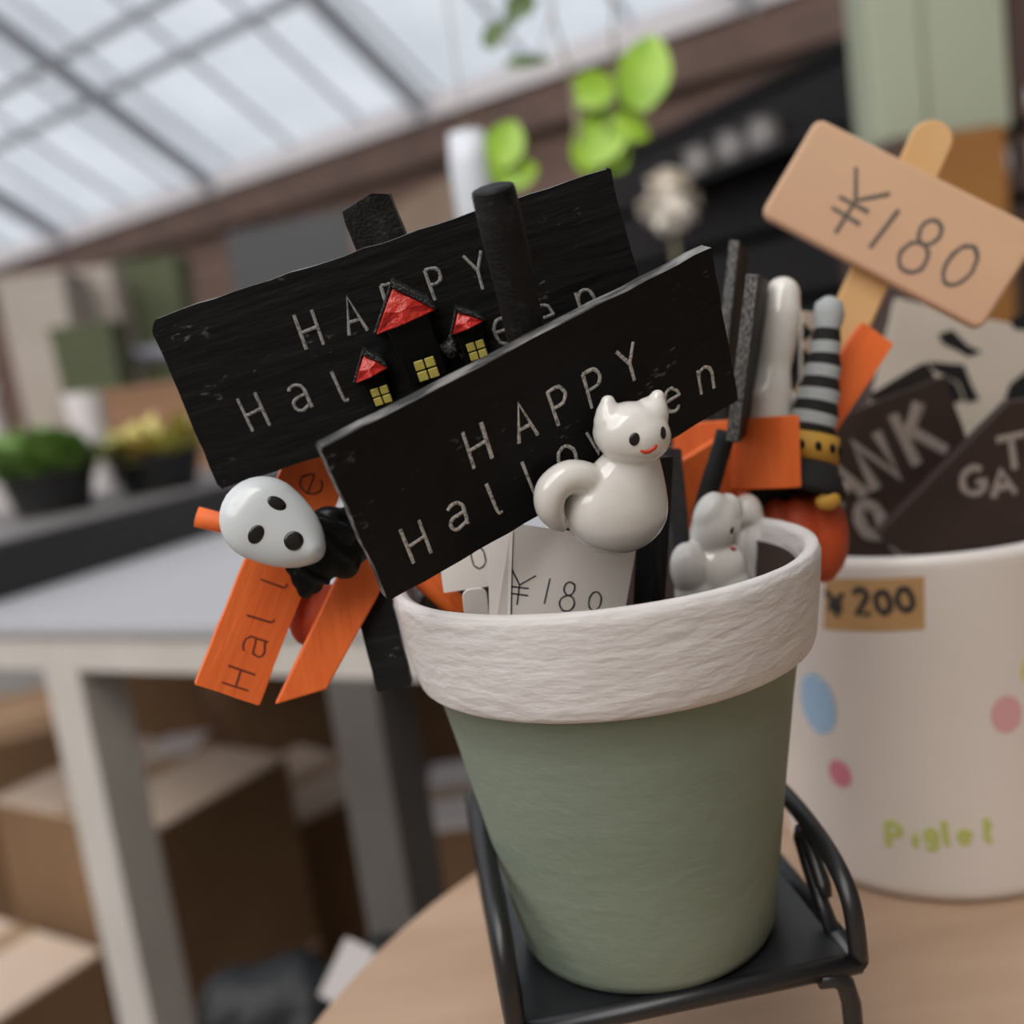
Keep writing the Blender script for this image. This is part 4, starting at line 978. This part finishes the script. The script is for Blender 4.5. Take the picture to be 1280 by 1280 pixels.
# ================================================================== FAR RIGHT: DARK SHELVES, GREEN POST
def shelf_board(name, label, cat, pa, pb, ya, yb, drop, m, depth=.25):
    a, b = W(*pa, ya), W(*pb, yb); b.z = a.z = (a.z + b.z) / 2
    X = (b - a).normalized(); Y = Vector((-X.y, X.x, 0)); M = Matrix((X, Y, Vector((0, 0, 1)))).transposed().to_4x4(); M.translation = a
    return M, (b - a).length
a, b = W(770, 205, 3.2), W(1010, 85, 2.35); zt = (a.z + b.z) / 2
X = (b - a); X.z = 0; Ls = X.length; X.normalize(); Y = Vector((-X.y, X.x, 0)); Ms = Matrix((X, Y, Vector((0, 0, 1)))).transposed().to_4x4(); Ms.translation = Vector((a.x, a.y, 0))
t = thing('dark_shelf', 'large near black slatted shelf unit along the wall', 'shelf unit', Ms)
Lr = Ls + .2
obj('back_panel', MB().box((-.1, .30, 0), (Lr, .33, zt)), M_DARK, t)
for x in (-.1, Lr - .04): obj('side_panel', MB().box((x, 0, 0), (x + .04, .30, zt)), M_DARK, t)
nsl = 9
for k in range(nsl):
    z = zt * (k + .5) / nsl; obj('slat', MB().box((-.06, -.012, z - zt / nsl * .42), (Lr - .04, .012, z + zt / nsl * .42)), M_DARK, t, bevel=.003)
obj('top_board', MB().box((-.12, -.02, zt), (Lr + .02, .34, zt + .02)), M_DARK, t)
obj('ledge', MB().box((Ls * .3, -.12, zt - .17), (Lr - .04, -.012, zt - .15)), M_DARK, t)
for k, f_ in enumerate((.60, .76, .90)):
    q = Ms @ Vector((Ls * f_, -.065, zt - .15))
    t2_ = thing('lidded_jar', 'grey lidded jar standing on the ledge of the dark shelf unit', 'jar', q, 'grey jars on the dark shelf')
    obj('jar_body', MB().lathe([(0, 0), (.034, 0), (.036, .01), (.036, .05), (.030, .058), (0, .058)], (0, 0, 0), 24), M_GREY, t2_, smooth=True)
    obj('lid', MB().lathe([(0, .058), (.032, .058), (.033, .072), (0, .074)], (0, 0, 0), 24), M_GREY, t2_)
# pale round flower head in a pot before the dark shelf
p = W(836, 252, 1.5)
t = thing('white_flower', 'pale round flower head on a stem in front of the dark shelf', 'flower', Vector((p.x, p.y, 0)))
mb = MB()
mb.ball((0, 0, p.z), .032, None, 14, 10)
for i in range(70):
    a = random.uniform(0, 6.28); el = random.uniform(-1.2, 1.5); d = Vector((math.cos(a) * math.cos(el), math.sin(a) * math.cos(el), math.sin(el))); leaf_mesh(mb, Vector((0, 0, p.z)) + d * .028, d, Vector((.1, .2, 1)), .018, .013)
obj('petals', mb, mat('cream petal', (.72, .66, .58), .7), t, smooth=True)
obj('stem', MB().tube([(0, 0, p.z), (.01, .01, p.z - .35), (0, 0, .25)], .004, 8), M_STEM, t)
obj('pot', MB().lathe([(0, 0), (.10, 0), (.14, .24), (.15, .24), (.15, .28), (.13, .28), (.12, .24), (0, .24)], (0, 0, 0), 32), M_TERRA, t)
# green post on amber crate
yb = 1.55; a, b = W(1072, 60, yb), W(1246, 60, yb); zb = W(1160, 178, yb).z
t = thing('green_post', 'pale green painted post of two boards rising from the amber cabinet', 'post', Vector(((a.x + b.x) / 2, yb, zb)))
w = (b.x - a.x); hgt = 1.3
obj('board', MB().box((-w / 2, -.04, 0), (-w * .12, .04, hgt)), M_GPOST, t, bevel=.004); obj('board', MB().box((-w * .10, -.03, 0), (w / 2, .05, hgt)), M_GPOST, t, bevel=.004)
t = thing('amber_cabinet', 'dark cabinet with an amber wooden door, carrying the pale green post', 'cabinet', Vector(((a.x + b.x) / 2, yb, 0)))
obj('body', MB().box((-w * .5, -.09, 0), (w * .30, .14, zb)), M_BEAM, t, bevel=.004)
dr = obj('door', MB().box((-w * .32, -.105, .1), (w * .26, -.09, zb - .005)), M_AMBER, t, bevel=.003)
obj('knob', MB().ball((-w * .27, -.112, zb * .8), .01, None, 14, 8), M_IRON, dr, smooth=True)
# dark side wall panel at far right and glass globes
a = W(1262, 100, 1.8)
t = thing('dark_rack', 'dark brown rack of shelves right of the green post', 'shelf unit', Vector((a.x - .05, 1.75, 0)))
obj('back_panel', MB().box((-.02, .2, 0), (.7, .22, 2.3)), M_BEAM, t)
zs = [W(1268, y, 1.78).z for y in (160, 245)]
for z in zs + [.4, .8]: obj('shelf', MB().box((0, -.06, z - .02), (.7, .2, z)), M_BEAM, t)
for x in (0, .68): obj('side_panel', MB().box((x, -.06, 0), (x + .02, .2, 2.3)), M_BEAM, t)
for k, (px, zi) in enumerate(((1268, 0), (1270, 1))):
    q = W(px, 150, 1.76)
    g = thing('glass_globe', ('smaller' if k == 0 else 'larger') + ' milky glass globe on the dark brown rack', 'globe', Vector((q.x, 1.75, zs[zi])))
    r = .028 if k == 0 else .048
    obj('globe', MB().ball((0, 0, r + .004), r, None, 24, 16), M_GLASSW, g, smooth=True); obj('foot', MB().lathe([(0, 0), (r * .6, 0), (r * .5, .008), (0, .008)], (0, 0, 0), 20), M_GLASSW, g)

# ================================================================== HANGING VINES
def leaf_part(t, px, py, y, L, w, ang, m, name='leaf', face=.2):
    c = W(px, py, y); d = (IR * math.cos(R(ang)) + IU * math.sin(R(ang)))
    nn = (-fwd + IR * random.uniform(-face, face) + IU * random.uniform(-face, face)).normalized()
    mb = MB(); leaf_mesh(mb, c - d * L / 2, d, nn, L, w, .12)
    mb2 = MB(); mb2.add([p + fwd * .0005 for p in mb.v], mb.f); mb.add(mb2.v, [q[::-1] for q in mb2.f])
    obj(name, mb, m, t, world=True, smooth=True)
TOPZ = CAM.z + .75
p = W(760, 60, .95)
t = thing('hanging_vine', 'bright green round leaved vine trailing down from above', 'plant', Vector((p.x, p.y, TOPZ)))
q1 = W(768, 120, .95); q2 = W(722, 150, .95)
obj('stem', MB().tube([Vector((q1.x, q1.y, TOPZ)), W(766, 0, .95), q1, W(760, 165, .95)], .0013, 6), M_STEM, t, world=True)
obj('stem', MB().tube([Vector((q1.x - .02, q1.y, TOPZ)), W(690, 20, .95), W(712, 90, .95), q2, W(725, 215, .95)], [.0013] * 3 + [.004, .003], 8), M_STEM, t, world=True)
obj('pot', MB().lathe([(0, 0), (.05, 0), (.065, .10), (.07, .10), (.07, .115), (.06, .115), (.055, .09), (0, .09)], (0, 0, 0), 32), M_TERRA, t)
obj('cord', MB().tube([(0, 0, .1), (0, 0, 1.3)], .002, 6), M_STEM, t)
for px, py, L, w, an, m in ((806, 88, .072, .024, 75, M_LEAF), (745, 112, .042, .018, 20, M_LEAF), (752, 168, .058, .024, 60, M_LEAF), (788, 160, .036, .014, -20, M_LEAF), (735, 190, .040, .017, 95, M_LEAF), (770, 196, .03, .013, 40, M_LEAF),
                            (619, 42, .030, .010, 60, M_LEAFD), (660, 76, .040, .007, 10, M_LEAFD), (652, 6, .03, .012, 30, M_LEAFD), (640, 22, .02, .006, 60, M_LEAFD)):
    leaf_part(t, px, py, .95, L, w, an, m)
obj('stem', MB().tube([Vector((q1.x - .03, q1.y, TOPZ)), W(655, -10, .95), W(640, 25, .95), W(618, 55, .95)], .0008, 6), M_STEM, t, world=True)
obj('stem', MB().tube([W(690, 20, .95), W(672, 70, .95), W(650, 78, .95)], .0008, 6), M_STEM, t, world=True)
p = W(596, 265, .85); ptop = W(590, 165, .85)
t = thing('hanging_vase', 'slim white hanging vase with bright green leaves behind the house board', 'vase', p)
h = ptop.z - p.z
obj('vase_body', MB().lathe([(0, -.03), (.012, -.03), (.016, -.01), (.0165, h * .6), (.014, h), (.012, h), (.013, h * .6), (.0, .0)], (0, 0, 0), 28), M_GLASSW, t, smooth=True)
obj('cord', MB().tube([(0, 0, h * .8), (0, 0, TOPZ + .4 - p.z)], .0006, 6), M_STEM, t)
for px, py, L, w, an in ((632, 178, .040, .016, 70), (648, 215, .032, .014, 20), (628, 208, .03, .012, 100)): leaf_part(t, px, py, .84, L, w, an, M_LEAF)
